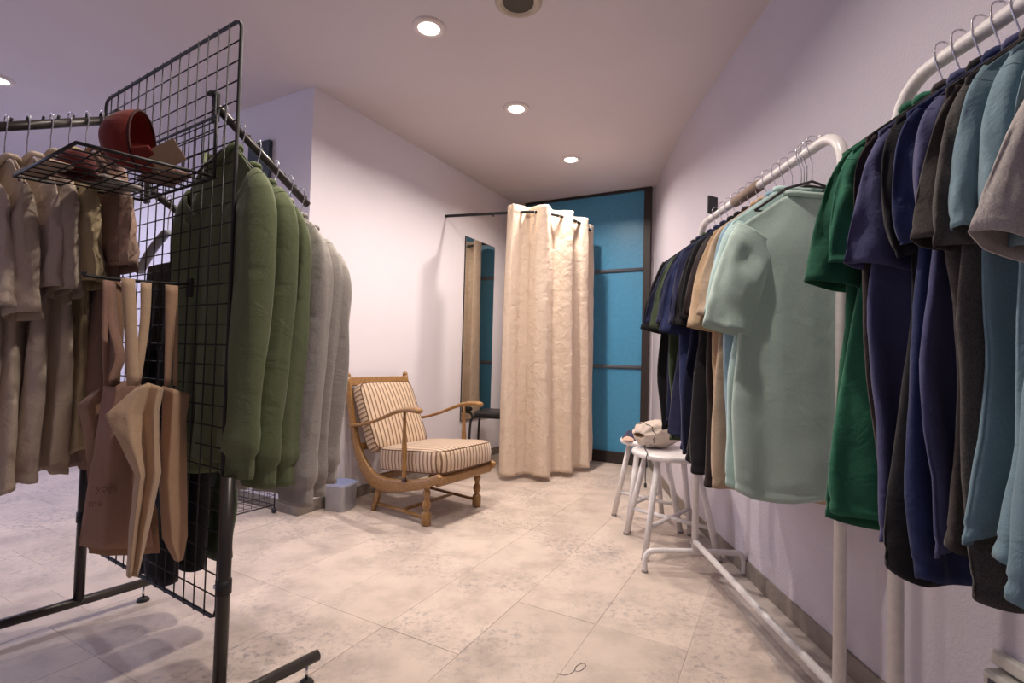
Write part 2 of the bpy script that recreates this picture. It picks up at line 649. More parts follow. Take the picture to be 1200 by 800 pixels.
UL, UR = U0 + 0.14, -1.135
bw(UL, UR - .06, V_BACK - .015, .11, 0.915, .012).build('lower_panel', M_BLUE, bp)
bw(UL, UR - .06, V_BACK - .015, 0.915, 1.85, .012).build('middle_panel', M_BLUE, bp)
bw(UL, UR - .06, V_BACK - .015, 1.85, 2.615, .012).build('upper_panel', M_BLUE, bp)
bw(UR - .062, UR + .005, V_BACK - .005, 0.003, 2.635, .045).build('jamb', M_FRAME, bp, bevel=.003)
bw(UL - .02, UL, V_BACK - .005, 0.003, 2.635, .045).build('jamb', M_FRAME, bp, bevel=.003)
bw(UL, UR - .062, V_BACK - .005, 2.612, 2.636, .04).build('head_rail', M_FRAME, bp)
bw(UL, UR - .062, V_BACK - .005, 0.003, 0.112, .05).build('bottom_rail', M_FRAME, bp, bevel=.003)
for z in (0.925, 1.856):
    MB().tube([W(UL, V_BACK - .028, z), W(UR - .062, V_BACK - .028, z)], .019, 12, flat=1.0).build('cross_rail', M_RAIL, bp, smooth=True)

# ------------------------------------------------------------------ ceiling fittings
M_GLOW = bpy.data.materials.new('lamp_diffuser')
M_GLOW.use_nodes = True
_b = M_GLOW.node_tree.nodes['Principled BSDF']
_b.inputs['Emission Color'].default_value = (1, 0.95, 0.90, 1)
_b.inputs['Emission Strength'].default_value = 6
M_TRIM = plain('lamp_trim', (0.70, 0.62, 0.60), 0.5)
for (x, y), lab in zip(LAMPS, ('round recessed ceiling lamp nearest the camera, large and bright', 'middle round recessed ceiling lamp, in front of the curtain',
                               'small far round ceiling lamp above the cream curtain', 'round ceiling lamp at the far left edge, over the beige shirts')):
    t = thing('ceiling_lamp', lab, 'lamp', (x, y, CEIL), 0, 'recessed ceiling lamps')
    MB().lathe([(.052, -.002), (.056, -.012), (.075, -.012), (.083, -.006), (.085, .0)], (x, y, CEIL), 32, cap=False).build('trim_ring', M_TRIM, t, smooth=True)
    MB().lathe([(.001, -.008), (.053, -.008)], (x, y, CEIL), 32, cap=False).build('diffuser', M_GLOW, t)
t = thing('ceiling_speaker', 'dark round opening in a cream ring, cut by the top edge of the photo', 'speaker', (-.013, 2.29, CEIL))
MB().lathe([(.07, -.002), (.08, -.012), (.095, -.012), (.11, -.002), (.11, .0)], (-.013, 2.29, CEIL), 32, cap=False).build('ring', plain('cream_ring', (.45, .38, .30), .5), t, smooth=True)
MB().lathe([(.001, -.004), (.072, -.004)], (-.013, 2.29, CEIL), 32, cap=False).build('grille', plain('dark_grille', (.05, .045, .03), .6), t)

# dark board hung on the far left wall, seen above the rail
t = MB().prism([W(-3.18, V_COL - .001)[:2], W(-2.965, V_COL - .001)[:2], W(-2.965, V_COL - .03)[:2], W(-3.18, V_COL - .03)[:2]], 1.75, 2.365).build('wall_board', plain('dark_teal_board', (.03, .05, .07), .4), bevel=.003)
tag(t, 'dark teal board high on the lilac wall, behind the sloping black arm', 'board')

# ------------------------------------------------------------------ mirror on the left wall
P_ML = on_plane(541.5, 390, W(U0, 0), W(1, 0) - W(0, 0))
P_MR = on_plane(576, 390, W(U0, 0), W(1, 0) - W(0, 0))
v0 = P_ML.x * SA + P_ML.y * CA
v1 = P_MR.x * SA + P_MR.y * CA
M_MIRROR = plain('mirror_glass', (0.86, 0.84, 0.78), 0.02, 1.0)
t = thing('wall_mirror', 'tall narrow frameless mirror on the white wall, reflecting the curtain', 'mirror', W(U0 + .01, (v0 + v1) / 2, .40), -TA)
MB().prism([W(U0 + .002, v0)[:2], W(U0 + .010, v0)[:2], W(U0 + .010, v1)[:2], W(U0 + .002, v1)[:2]], .40, 2.085).build('backing', M_FRAME, t)
MB().prism([W(U0 + .0102, v0 + .004)[:2], W(U0 + .014, v0 + .004)[:2], W(U0 + .014, v1 - .004)[:2], W(U0 + .0102, v1 - .004)[:2]], .404, 2.081).build('glass', M_MIRROR, t)

# ------------------------------------------------------------------ curtain and rail
ZR = 2.19
rail_path = spline([(-.60, 4.32, ZR), (-.3, 4.235, ZR), (-.03, 4.16, ZR), (.15, 4.125, ZR), (.33, 4.19, ZR), (.50, 4.34, ZR), (.655, 4.56, ZR), (.70, 4.73, ZR), (.655, 4.90, ZR), (.50, 5.0, ZR), (.32, 5.045, ZR), (.18, 5.085, ZR), (.12, 5.16, ZR), (.11, 5.36, ZR)], 10)
t = thing('curtain_rail', 'thin black curved curtain rail from a round flange on the white wall', 'rail', (-.60, 4.32, ZR))
MB().tube(rail_path, .0125, 10).build('rod', M_BLACK, t, smooth=True)
MB().tube([Vector((-.625, 4.333, ZR)), Vector((-.60, 4.32, ZR))], .032, 20).build('flange', M_BLACK, t, smooth=True)
MB().tube([rail_path[22] + Vector((0, 0, 0)), rail_path[23]], .018, 12).build('collar', M_BLACK, t, smooth=True)
MB().tube([rail_path[14] - Vector((0, 0, .012)), rail_path[14] - Vector((0, 0, .024))], .006, 8).build('screw', M_BLACK, t, smooth=True)

cum = [0]
for a, c in zip(rail_path, rail_path[1:]):
    cum.append(cum[-1] + (c - a).length)


def rail_at(s):
    s = max(0, min(cum[-1] - 1e-4, s))
    for i in range(len(cum) - 1):
        if s <= cum[i + 1]:
            f = (s - cum[i]) / (cum[i + 1] - cum[i])
            p = rail_path[i].lerp(rail_path[i + 1], f)
            d = (rail_path[i + 1] - rail_path[i]).normalized()
            return p, d
    return rail_path[-1], Vector((1, 0, 0))


M_CURT = cloth('cream_satin', (0.94, 0.81, 0.68), wrinkle=0.8, rough=0.30, sheen=0.2, crease=16, trans=0.38)
S0, S1, NF = 0.555, 2.36, 7.0


def curtain_pt(u, v):
    s = S0 + (S1 - S0) * u
    p, d = rail_at(s)
    n = Vector((d.y, -d.x, 0))                 # towards the room
    ph = 2 * pi * NF * u
    amp = 0.054 + 0.012 * v + 0.012 * sin(5 * u + 2)
    w = sin(ph + 0.35 * sin(3 * v + 4 * u))
    w = math.copysign(abs(w) ** 0.6, w)
    off = amp * w + 0.010 * v * sin(ph * 0.5 + 3)
    along = 0.012 * sin(2 * ph) * (1 - v * .5)
    z = (ZR + 0.055) * (1 - v) + (0.038 + 0.006 * sin(ph + 1)) * v
    q = p + n * (off + 0.03 * v) + d * along
    q.z = z
    nz = noise.noise(Vector((s * 9, z * 2.2, 3.1))) * .010 + noise.noise(Vector((s * 22, z * 9, 7.7))) * .004
    return q + n * nz


t = thing('curtain', 'floor-length cream satin curtain gathered on the curved black rail', 'curtain', (.25, 4.15, .03))
MB().grid(curtain_pt, 340, 90).build('drape', M_CURT, t, smooth=True, solid=.0015)
for k in range(16):
    u = k / 16
    p, d = rail_at(S0 + (S1 - S0) * u)
    if 0 < k:
        MB().tube([p + (Vector((0, 0, 1)) * cos(a) + Vector((d.y, -d.x, 0)) * sin(a)) * .021 for a in [2 * pi * i / 14 for i in range(14)]], .0035, 6, closed=True).build('grommet', M_CHROME, t, smooth=True)


def hem_pt(u, v):
    q = curtain_pt(u, 0.975 + v * .0012)
    return q


# ------------------------------------------------------------------ armchair (own frame: X = across, Y = to the rear)
ch = thing('armchair', 'low oak armchair with striped seat and back cushions, curved arms and turned front legs', 'armchair', (-.340, 3.171, 0), atan2(.828, .56))
# local x = w, local y = b(rear)
LW, RW = -.255, .265


def frame_side(x):
    path = [(x, .728, .835), (x, .700, .69), (x, .650, .50), (x, .595, .36), (x, .53, .265), (x, .45, .205), (x, .34, .185), (x, .15, .21), (x, .0, .245), (x, -.095, .285), (x, -.125, .298)]
    pts = spline(path, 5)
    n = len(pts)
    b = MB()
    rings = []
    for i, p in enumerate(pts):
        t_ = pts[min(i + 1, n - 1)] - pts[max(i - 1, 0)]
        t_.normalize()
        nn = Vector((0, -t_.z, t_.y))
        f = i / (n - 1)
        hh = .021 + .021 * math.exp(-((f - .52) / .22) ** 2) + .004 * f
        if f > .93:
            hh *= max(.25, (1 - f) / .07)
        if f < .03:
            hh *= .75
        tw = .0145
        rings.append([p + nn * hh * cy + Vector((1, 0, 0)) * tw * cx for cx, cy in ((-1, -.7), (-.7, -1), (.7, -1), (1, -.7), (1, .7), (.7, 1), (-.7, 1), (-1, .7))])
    vs = [q for r in rings for q in r]
    fs = [(i * 8 + j, i * 8 + (j + 1) % 8, (i + 1) * 8 + (j + 1) % 8, (i + 1) * 8 + j) for i in range(n - 1) for j in range(8)]
    fs += [tuple(range(8)), tuple((n - 1) * 8 + j for j in range(8))]
    b.add(vs, fs)
    return b


for x in (LW, RW):
    frame_side(x).build('side_frame', M_WOOD, ch, smooth=True, local=True)
    MB().lathe([(.006, .02), (.017, .012), (.020, 0), (.017, -.014)], (x, .731, .842), 12).build('post_knob', M_WOOD, ch, smooth=True, local=True)
MB().box((.005, .716, .800), (.51, .020, .060), bev=.006, M=Matrix.Rotation(-.2, 3, 'X')).build('top_rail', M_WOOD, ch, local=True)
MB().box((.005, .59, .385), (.50, .02, .045), bev=.005, M=Matrix.Rotation(-.45, 3, 'X')).build('back_rail', M_WOOD, ch, local=True)
MB().box((.005, -.085, .262), (.52, .028, .050), bev=.008).build('front_rail', M_WOOD, ch, local=True)
MB().box((.005, .44, .205), (.50, .028, .045), bev=.006).build('rear_rail', M_WOOD, ch, local=True)
for i in range(5):
    x = -.16 + .08 * i
    MB().tube([(x, .602, .40), (x, .712, .78)], .008, 8).build('spindle', M_WOOD_V, ch, smooth=True, local=True)
turn = [(.018, .0), (.027, .004), (.029, .012), (.0295, .062), (.026, .075), (.015, .084), (.0145, .090), (.022, .100), (.026, .118), (.025, .132), (.015, .150), (.0135, .160), (.021, .176), (.0235, .190), (.019, .205), (.0145, .213), (.021, .225), (.027, .236), (.027, .262)]
for x in (-.238, .240):
    MB().lathe(turn, (x, 0.0, 0), 20).build('leg', M_WOOD_V, ch, smooth=True, local=True)
    MB().tube([(x, .385, .20), (x, .425, .08), (x, .455, .0)], [.024, .020, .016], 10).build('leg', M_WOOD_V, ch, smooth=True, local=True)
    MB().tube([(x, .0, .045), (x, .425, .052)], .0105, 8).build('stretcher', M_WOOD, ch, smooth=True, local=True)
MB().tube([(-.238, .20, .05), (.24, .20, .05)], .0105, 8).build('stretcher', M_WOOD, ch, smooth=True, local=True)
for x, sg in ((LW - .012, -1), (RW + .012, 1)):
    ap = spline([(x, .668, .522), (x + .004 * sg, .56, .533), (x + .012 * sg, .40, .578), (x + .018 * sg, .24, .640), (x + .02 * sg, .15, .662), (x + .02 * sg, .07, .668), (x + .02 * sg, .02, .664)], 6)
    n = len(ap)
    rr = [.0165 + .013 * min(1, max(0, (i / (n - 1) - .35) / .5)) for i in range(n)]
    rr[-1] *= .5
    rr[-2] *= .85
    MB().tube(ap, rr, 12, flat=.62).build('armrest', M_WOOD, ch, smooth=True, local=True)
    prof = [(.012, .0), (.0145, .03), (.012, .05), (.017, .06), (.018, .075), (.012, .09), (.016, .14), (.0165, .19), (.011, .30), (.009, .355), (.012, .362), (.009, .37), (.010, .405)]
    MB().lathe(prof, (x + .006 * sg, .155, .245), 14, M=Matrix.Rotation(-.03, 3, 'X')).build('arm_post', M_WOOD_V, ch, smooth=True, local=True)
    MB().tube([(x + .002 * sg, .145, .245), (x + .022 * sg, .145, .245)], .011, 10).build('bolt', M_FRAME, ch, smooth=True, local=True)


def cushion(cx, w, d, h, crown=.02, n=22, rear_narrow=0.0, kk=.30):
    """puffy boxed cushion centred at the origin, X across, Y depth"""
    def sup(u, k):
        a = 2 * pi * u
        c, s_ = cos(a), sin(a)
        return math.copysign(abs(c) ** k, c), math.copysign(abs(s_) ** k, s_)
    prof = [(0, .5), (.5, .497), (.8, .485), (.93, .46), (.985, .40), (1.0, .25), (1.012, 0), (1.0, -.25), (.985, -.40), (.93, -.46), (.8, -.485), (0, -.5)]
    b = MB()
    nu = 56
    vs = []
    for rad, zz in prof:
        for i in range(nu):
            cc, ss = sup(i / nu, kk)
            x = cc * w / 2 * rad
            y = ss * d / 2 * rad
            x *= 1 - rear_narrow * (y / d + .5)
            z = zz * h + (crown * (1 - (rad) ** 2) * (1 if zz > 0 else -1))
            vs.append((x + cx, y, z))
    fs = []
    for j in range(len(prof) - 1):
        for i in range(nu):
            i2 = (i + 1) % nu
            fs.append((j * nu + i, j * nu + i2, (j + 1) * nu + i2, (j + 1) * nu + i))
    b.add(vs, fs)
    pipe = [[], []]
    for q, (rad, zz) in enumerate(((.975, .425), (.975, -.425))):
        for i in range(nu):
            cc, ss = sup(i / nu, kk)
            x = cc * w / 2 * rad; y = ss * d / 2 * rad
            x *= 1 - rear_narrow * (y / d + .5)
            pipe[q].append(Vector((x + cx, y, zz * h)))
    return b, pipe


def place_cushion(bp_, M, name):
    b, pipe = bp_
    uvsrc = [v.copy() for v in b.v]
    b.v = [M @ v for v in b.v]
    inv = M.inverted()
    Rn = inv.to_3x3()

    def uvf(v, nrm):
        l = inv @ v
        ln = Rn @ nrm
        if abs(ln.x) > .75 and abs(ln.z) < .5:
            return (l.y + 5, l.z)
        return (l.x + 5, l.y)
    o = b.build(name, M_STRIPE, ch, smooth=True, local=True, uvf=uvf)
    for pp in pipe:
        MB().tube([M @ p for p in pp], .0035, 6, closed=True).build('piping', M_PIPING, o, smooth=True, local=True)
    return o


place_cushion(cushion(0, .545, .57, .145, .018, rear_narrow=.03), Matrix.Translation((.022, .175, .348)) @ Matrix.Rotation(-.09, 4, 'X'), 'seat_cushion')
place_cushion(cushion(0, .475, .47, .095, .018, kk=.2), Matrix.Translation((-.005, .575, .572)) @ Matrix.Rotation(radians(64), 4, 'X'), 'back_cushion')

# ------------------------------------------------------------------ waste bin beside the column
t = thing('waste_bin', 'small brushed silver bin with a pale blue liner beside the column', 'bin', (-1.065, 3.245, 0), -TA + .2)
b = MB()


def rrect(w, d, r, n=5):
    out = []
    for sx, sy, a0 in ((1, 1, 0), (-1, 1, pi / 2), (-1, -1, pi), (1, -1, 3 * pi / 2)):
        for k in range(n + 1):
            a = a0 + k * pi / 2 / n
            out.append((sx * (w / 2 - r) + r * cos(a), sy * (d / 2 - r) + r * sin(a)))
    return out


def shell(poly, z0, z1, s0=1.0, s1=1.0):
    n = len(poly)
    vs = [(x * s0, y * s0, z0) for x, y in poly] + [(x * s1, y * s1, z1) for x, y in poly]
    return vs, [(i, (i + 1) % n, n + (i + 1) % n, n + i) for i in range(n)] + [tuple(range(n))]


M_SILVER = plain('brushed_silver', (.40, .40, .43), .35, .6)
b.add(*shell(rrect(.15, .15, .022), 0.0, .165, .94, 1.0))
b.build('bin_body', M_SILVER, t, smooth=False, local=True, solid=.003)
lb = MB()
lb.add(*shell(rrect(.155, .155, .024), .155, .172, 1.0, 1.0))
lb.f.pop()
lb.add(*shell(rrect(.146, .146, .024), .12, .172, .9, 1.0))
lb.build('liner', plain('pale_blue_liner', (.45, .50, .72), .4), t, local=True, solid=.0015)

# ------------------------------------------------------------------ fitting room chair, mostly behind the curtain
M_BVINYL = plain('black_vinyl', (.02, .018, .02), .4)
fc = thing('fitting_stool', 'black padded steel tube stool half hidden behind the left edge of the curtain', 'stool', (-.095, 4.60, 0), -.25)
MB().box((.0, .0, .482), (.40, .34, .042), bev=.016).build('seat', M_BVINYL, fc, local=True)
for sy in (-.13, .13):
    MB().tube(spline([(.10, sy, .452), (-.12, sy, .452), (-.185, sy, .450), (-.218, sy, .432), (-.232, sy, .39), (-.238, sy, .25), (-.240, sy, .012)], 6), .011, 10).build('leg', M_BLACK, fc, smooth=True, local=True)
    MB().tube(spline([(.05, sy, .440), (.15, sy, .440), (.20, sy, .425), (.215, sy, .39), (.225, sy, .25), (.230, sy, .012)], 6), .011, 10).build('leg', M_BLACK, fc, smooth=True, local=True)
MB().tube([(-.236, -.13, .12), (-.236, .13, .12)], .009, 8).build('stretcher', M_BLACK, fc, smooth=True, local=True)

# ------------------------------------------------------------------ white stools
def stool(cx, cy, rz, lab, R=.205, half=.125, foot=.185):
    t = thing('stool', lab, 'stool', (cx, cy, 0), rz, 'white round stools')
    MB().lathe([(.0, .515), (R - .018, .515), (R - .005, .512), (R, .505), (R, .494), (R - .005, .487), (.10, .485), (0, .485)], (0, 0, 0), 48, cap=False).build('seat', M_WHITE, t, smooth=True, local=True)
    for sx in (-1, 1):
        for sy in (-1, 1):
            MB().tube([(sx * half * .82, sy * half * .82, .484), (sx * foot, sy * foot, .008)], [.0165, .0165], 12, flat=1.0).build('leg', M_WHITE, t, smooth=True, local=True)
            MB().tube([(sx * foot, sy * foot, .012), (sx * foot * 1.002, sy * foot * 1.002, .0)], .0175, 12).build('foot_cap', plain('grey_foot', (.25, .23, .22), .6), t, smooth=True, local=True)
    f = .155 / .48
    q = foot + (half * .82 - foot) * f
    MB().tube([(-q, -q, .155), (q, q, .155)], .011, 10).build('cross_brace', M_WHITE, t, smooth=True, local=True)
    MB().tube([(-q, q, .155), (q, -q, .155)], .011, 10).build('cross_brace', M_WHITE, t, smooth=True, local=True)
    MB().box((0, 0, .478), (half * 1.5, .03, .014), rz=pi / 4).build('seat_support', M_WHITE, t, local=True)
    MB().box((0, 0, .478), (half * 1.5, .03, .013), rz=-pi / 4).build('seat_support', M_WHITE, t, local=True)
    return t


stool(.872, 2.735, 0.02, 'white round stool nearest the end foot of the white garment rack')
stool(.845, 3.11, 0.05, 'white round stool standing behind, farther from the garment rack', R=.162, half=.10, foot=.155)

# things on the stools
M_CANVAS = cloth('cream_canvas', (.62, .52, .44), wrinkle=.8, crease=18)
t = thing('drawstring_bag', 'stuffed cream canvas drawstring bag lying on the white stools', 'bag', (.812, 2.83, .516), .55)


def bag_pt(u, v):
    a = 2 * pi * u
    x = (v - .42) * .30
    e = sin(pi * min(1, max(0, (v * .93 + .07)))) ** .35
    w = .095 * e
    h = .074 * e
    if v < .12:
        w *= .72 + .28 * v / .12
        h *= .30 + .70 * (v / .12) ** .7
    rip = 1 + (.10 * sin(9 * a) * max(0, 1 - v * 3.2)) + .10 * noise.noise(Vector((cos(a) * 2, sin(a) * 2, v * 6)))
    yy = w * cos(a) * rip
    zz = .072 + h * sin(a) * rip
    return Vector((x, yy, max(.0015, zz)))


MB().grid(bag_pt, 56, 40, closeu=True).build('bag_body', M_CANVAS, t, smooth=True, local=True, solid=.002)
MB().tube([bag_pt(i / 24, .14) + Vector((-.002, 0, .002)) for i in range(24)], .0025, 6, closed=True).build('drawcord', M_BVINYL, t, smooth=True, local=True)
MB().tube(spline([(.742, 2.775, .560), (.733, 2.74, .523), (.722, 2.66, .5185), (.710, 2.605, .5185), (.7005, 2.588, .500), (.699, 2.586, .45), (.697, 2.588, .405), (.698, 2.587, .365)], 6), .0028, 6).build('cord_end', M_BVINYL, t, smooth=True)
MB().tube([(.698, 2.587, .372), (.698, 2.587, .350)], .007, 8).build('cord_lock', M_BVINYL, t, smooth=True)
MB().grid(lambda u, v: bag_pt(u, 0).lerp(Vector((-.095, 0, .072)), v) + Vector((.012 * v, 0, 0)), 40, 6, closeu=True).build('lining', cloth('kraft_lining', (.28, .18, .09), wrinkle=.4), t, smooth=True, local=True)


def crumple(name, lab, cat, mat, loc, sx, sy, h, seed, rz=0):
    def f(u, v):
        a = 2 * pi * u
        r = v
        k = 1 + .22 * noise.noise(Vector((cos(a) * 1.5, sin(a) * 1.5, seed)))
        x = sx * r * cos(a) * k
        y = sy * r * sin(a) * k
        z = h * (1 - r ** 2.5) * (1 + .5 * noise.noise(Vector((x * 30, y * 30, seed + 3)))) + .0015
        return Vector((x, y, z))
    b = MB().grid(f, 36, 12, closeu=True)
    for v in b.v:
        pass
    o = b.build(name, mat, None, smooth=True, local=True, solid=.002)
    o.location = loc
    o.rotation_euler = (0, 0, rz)
    return tag(o, lab, cat)


crumple('folded_cloth', 'crumpled navy cloth on the far stool, left of the canvas bag', 'cloth', cloth('navy_scrap', (.035, .035, .075), wrinkle=.6), (.752, 3.10, .5155), .062, .075, .045, 2)
crumple('folded_cloth', 'small pale peach cloth at the left rim of the far stool', 'cloth', cloth('peach_scrap', (.66, .44, .34), wrinkle=.7), (.712, 3.04, .5155), .036, .045, .02, 5)

# ------------------------------------------------------------------ garments
def sg(x, k):
    return math.copysign(abs(x) ** k, x)


def smooth01(t):
    t = max(0, min(1, t))
    return t * t * (3 - 2 * t)


SHOULDER_Z = -0.125
SEAM = {}


def garment(name, label, cat, group, loc, rz, mat, L=.85, HW=.225, T=.028, seed=0, sleeve=.25, long=False, near_push=.03, far_push=.0,
            sleeve_w=.098, st=.030, fold=.012, swing=0.0):
    """a top on a hanger. Local X runs along the hanger, +X is the side turned to the room; origin is on the rail."""
    rn = random.Random(seed * 7 + 1)
    t = thing(name, label, cat, loc, rz, group)
    nw = .078
    drop = .100
    p1, p2, p3, p4 = [rn.uniform(0, 6.28) for _ in range(4)]
    k1, k2 = rn.uniform(1.6, 2.4), rn.uniform(3.4, 4.8)

    def ztop(x, back):
        ax = abs(x)
        z = SHOULDER_Z - max(0, ax - nw) / (HW - nw) * drop
        if ax < nw:
            z -= (.012 if back else .055) * (1 - (ax / nw) ** 2)
        return z

    def body(u, v):
        a = 2 * pi * u
        c, s_ = cos(a), sin(a)
        hw = HW * (1 + .02 * sin(4 * v + p1)) * (1 - .05 * smooth01(v * 6) + .08 * smooth01((v - .2) * 1.4))
        x = hw * sg(c, .72)
        xt = HW * sg(c, .72)
        back = s_ > 0
        z0 = ztop(xt, back)
        vv = v
        z = z0 * (1 - vv) + (SHOULDER_Z - L + .012 * sin(2 * a + p2) + .010 * sin(3 * c + p3)) * vv
        th = T * (.22 + .78 * smooth01(v / .16)) * (1 + .25 * smooth01(v * 1.5 - .4))
        y = th * sg(s_, .75)
        if abs(xt) < nw:
            y += (1 if s_ > 0 else -1) * .022 * (1 - (xt / nw) ** 2) * max(0, 1 - v * 9)
        am = fold * (.25 + v)
        com = am * (.9 * sin(k1 * pi * x / HW + p1 + .8 * v) + .5 * sin(k2 * pi * x / HW + p2 + 1.2 * v))
        ind = am * .7 * noise.noise(Vector((x * 13 + seed, (1 if s_ > 0 else -1) * 3.3, z * 2.4))) + .004 * noise.noise(Vector((x * 30, seed, z * 16)))
        y += com * smooth01(v * 5) + ind
        # the side fold towards the room wanders a little
        x += (.012 * sin(5.5 * v + p4) + .016 * noise.noise(Vector((y * 20, z * 4, seed * 1.7)))) * smooth01(v * 3) * (1 if c > 0 else .5)
        # stitched hem
        if .962 < v < .972:
            y *= .93
            x -= .002 * sg(c, .5)
        x += swing * v
        return Vector((x, y, z))

    rows = [0, .012, .03, .05, .075, .1, .13, .16, .2, .24, .28, .33, .38, .43, .48, .53, .58, .63, .68, .73, .78, .83, .87, .90, .93, .955, .963, .971, .985, 1.0]
    nu = 64
    b = MB()
    vs = [body(i / nu, v) for v in rows for i in range(nu)]
    fs = [(j * nu + i, j * nu + (i + 1) % nu, (j + 1) * nu + (i + 1) % nu, (j + 1) * nu + i) for j in range(len(rows) - 1) for i in range(nu)]
    b.add(vs, fs)
    b.build('body', mat, t, smooth=True, local=True, solid=.0022)
    # collar
    ring = []
    for k in range(28):
        a = 2 * pi * k / 28
        x = nw * 1.02 * cos(a)
        back = sin(a) > 0
        ring.append(Vector((x, sin(a) * .026 + (.004 if back else -.004), ztop(min(nw, max(-nw, x)), back) + .004)))
    MB().tube(ring, .0085, 8, closed=True).build('collar', mat, t, smooth=True, local=True)
    # sleeves
    for sd, push in ((1, near_push), (-1, far_push)):
        q1 = rn.uniform(0, 6.28)
        zs = SHOULDER_Z - drop
        x0 = HW - .055
        if long:
            path = spline([(x0 - .01, 0, zs - .055), (x0 + .030, 0, zs - .095), (x0 + .040 + push * .6, 0, zs - .20), (x0 + .030 + push, 0, zs - .45), (x0 + .022 + push, 0, zs - sleeve + .12), (x0 + .02 + push, 0, zs - sleeve)], 7)
        else:
            path = spline([(x0 - .012, 0, zs - .030), (x0 + .014, 0, zs - .075), (x0 + .044 + push * .45, 0, zs - .17), (x0 + .066 + push, 0, zs - sleeve - .045)], 8)
        n = len(path)
        nu2 = 36
        vs = []
        for i, p in enumerate(path):
            f = i / (n - 1)
            tt = (path[min(i + 1, n - 1)] - path[max(0, i - 1)]).normalized()
            if i == 0:
                tt = Vector((.50, 0, -.86)).normalized()
            e1 = Vector((-tt.z, 0, tt.x)) * -1
            if e1.x < 0:
                e1 = -e1
            if long:
                hw_ = sleeve_w * (1 - .28 * smooth01(f * 1.1))
                ht_ = st * (.7 + .5 * smooth01(f * 3)) * (1 - .1 * f)
                dl_ = sleeve + zs + p.z - zs if False else (p.z - (zs - sleeve))
                if dl_ < .062:
                    hw_ *= .94
                    ht_ *= .78
                elif dl_ < .12:
                    hw_ *= 1.05
                    ht_ *= 1.15
            else:
                hw_ = sleeve_w * (.86 - .04 * f)
                ht_ = st * (.55 + .75 * smooth01(f * 1.4))
            for k in range(nu2):
                a = 2 * pi * k / nu2
                r1 = hw_ * sg(cos(a), .85)
                r2 = ht_ * sg(sin(a), 1.25 if not long else 1.1)
                nz = noise.noise(Vector((cos(a) * 1.3 + seed, sin(a) * 1.3 + sd * 4, p.z * (1.6 if long else 9))))
                nf = noise.noise(Vector((cos(a) * 3 + seed * 2.1, sin(a) * 2 + sd, p.z * (5 if long else 22))))
                r2 += (.013 * nz + .006 * nf) * smooth01(f * 2) + .004 * sin(3 * a + q1 + 4 * f)
                r1 += .005 * nf * smooth01(f * 3)
                r1 *= 1 + .10 * nz
                if long and dl_ < .062:
                    r2 *= 1 + .04 * cos(a * 13)
                q = p + e1 * r1 + Vector((0, 1, 0)) * r2
                if (not long) and .90 < f < .94:
                    q -= (e1 * r1 + Vector((0, 1, 0)) * r2) * .03
                q.x = q.x * 1.0
                vs.append(Vector((q.x * sd, q.y, q.z)))
        fs = [(j * nu2 + i, j * nu2 + (i + 1) % nu2, (j + 1) * nu2 + (i + 1) % nu2, (j + 1) * nu2 + i) for j in range(n - 1) for i in range(nu2)]
        o = MB().add(vs, fs).build('sleeve', mat, t, smooth=True, local=True, solid=.0022)
        if sd == 1:
            k0 = 5 * nu2 if not long else 4 * nu2
            ring = [vs[k0 + i] for i in range(nu2)]
            cen = sum(ring, Vector()) / nu2
            MB().tube([cen + (p - cen) * 1.012 for p in ring], .0013, 5, closed=True).build('seam', SEAM.get(mat.name, mat), o, smooth=True, local=True)
    return t


HANGER_MESH = {}


def hanger(label, loc, rz, group, style='wire'):
    t = thing('hanger', label, 'hanger', loc, rz, group)
    key = style
    if key not in HANGER_MESH:
        hook = [(0, -.0, 0)]
        R = .017
        arc = [(0.0, R * cos(a) * -1, R * sin(a) + .004) for a in [radians(d) for d in range(-20, 200, 20)]]
        # hook lies across the rail: it opens to one side (local Y is along the rail, so use X)
        arc = [(p[1], 0, p[2]) for p in arc]
        h = MB().tube([Vector(p) for p in arc] + [Vector((R * .9, 0, -.02)), Vector((.006, 0, -.045)), Vector((0, 0, -.06)), Vector((0, 0, -.112))], .0018, 6)
        ho = h.build('hook', M_CHROME, t, smooth=True, local=True)
        b = MB()
        if style == 'wire':
            b.tube([(-.175, 0, -.212), (-.08, 0, -.142), (0, 0, -.117), (.08, 0, -.142), (.175, 0, -.212)], .0042, 6)
            b.tube([(-.175, 0, -.213), (.175, 0, -.213)], .003, 6)
            bo = b.build('shoulder_bar', M_HANG, t, smooth=True, local=True)
        else:
            b.tube(spline([(-.21, 0, -.235), (-.12, 0, -.165), (-.03, 0, -.118), (0, 0, -.108), (.03, 0, -.118), (.12, 0, -.165), (.21, 0, -.235)], 5), .017, 10, flat=.45)
            bo = b.build('shoulder_bar', plain('grey_blue_plastic', (.30, .34, .42), .3), t, smooth=True, local=True)
        HANGER_MESH[key] = (ho.data, bo.data)
    else:
        for nm, me in zip(('hook', 'shoulder_bar'), HANGER_MESH[key]):
            o = bpy.data.objects.new(nm, me)
            o.parent = t
            col.objects.link(o)
    return t


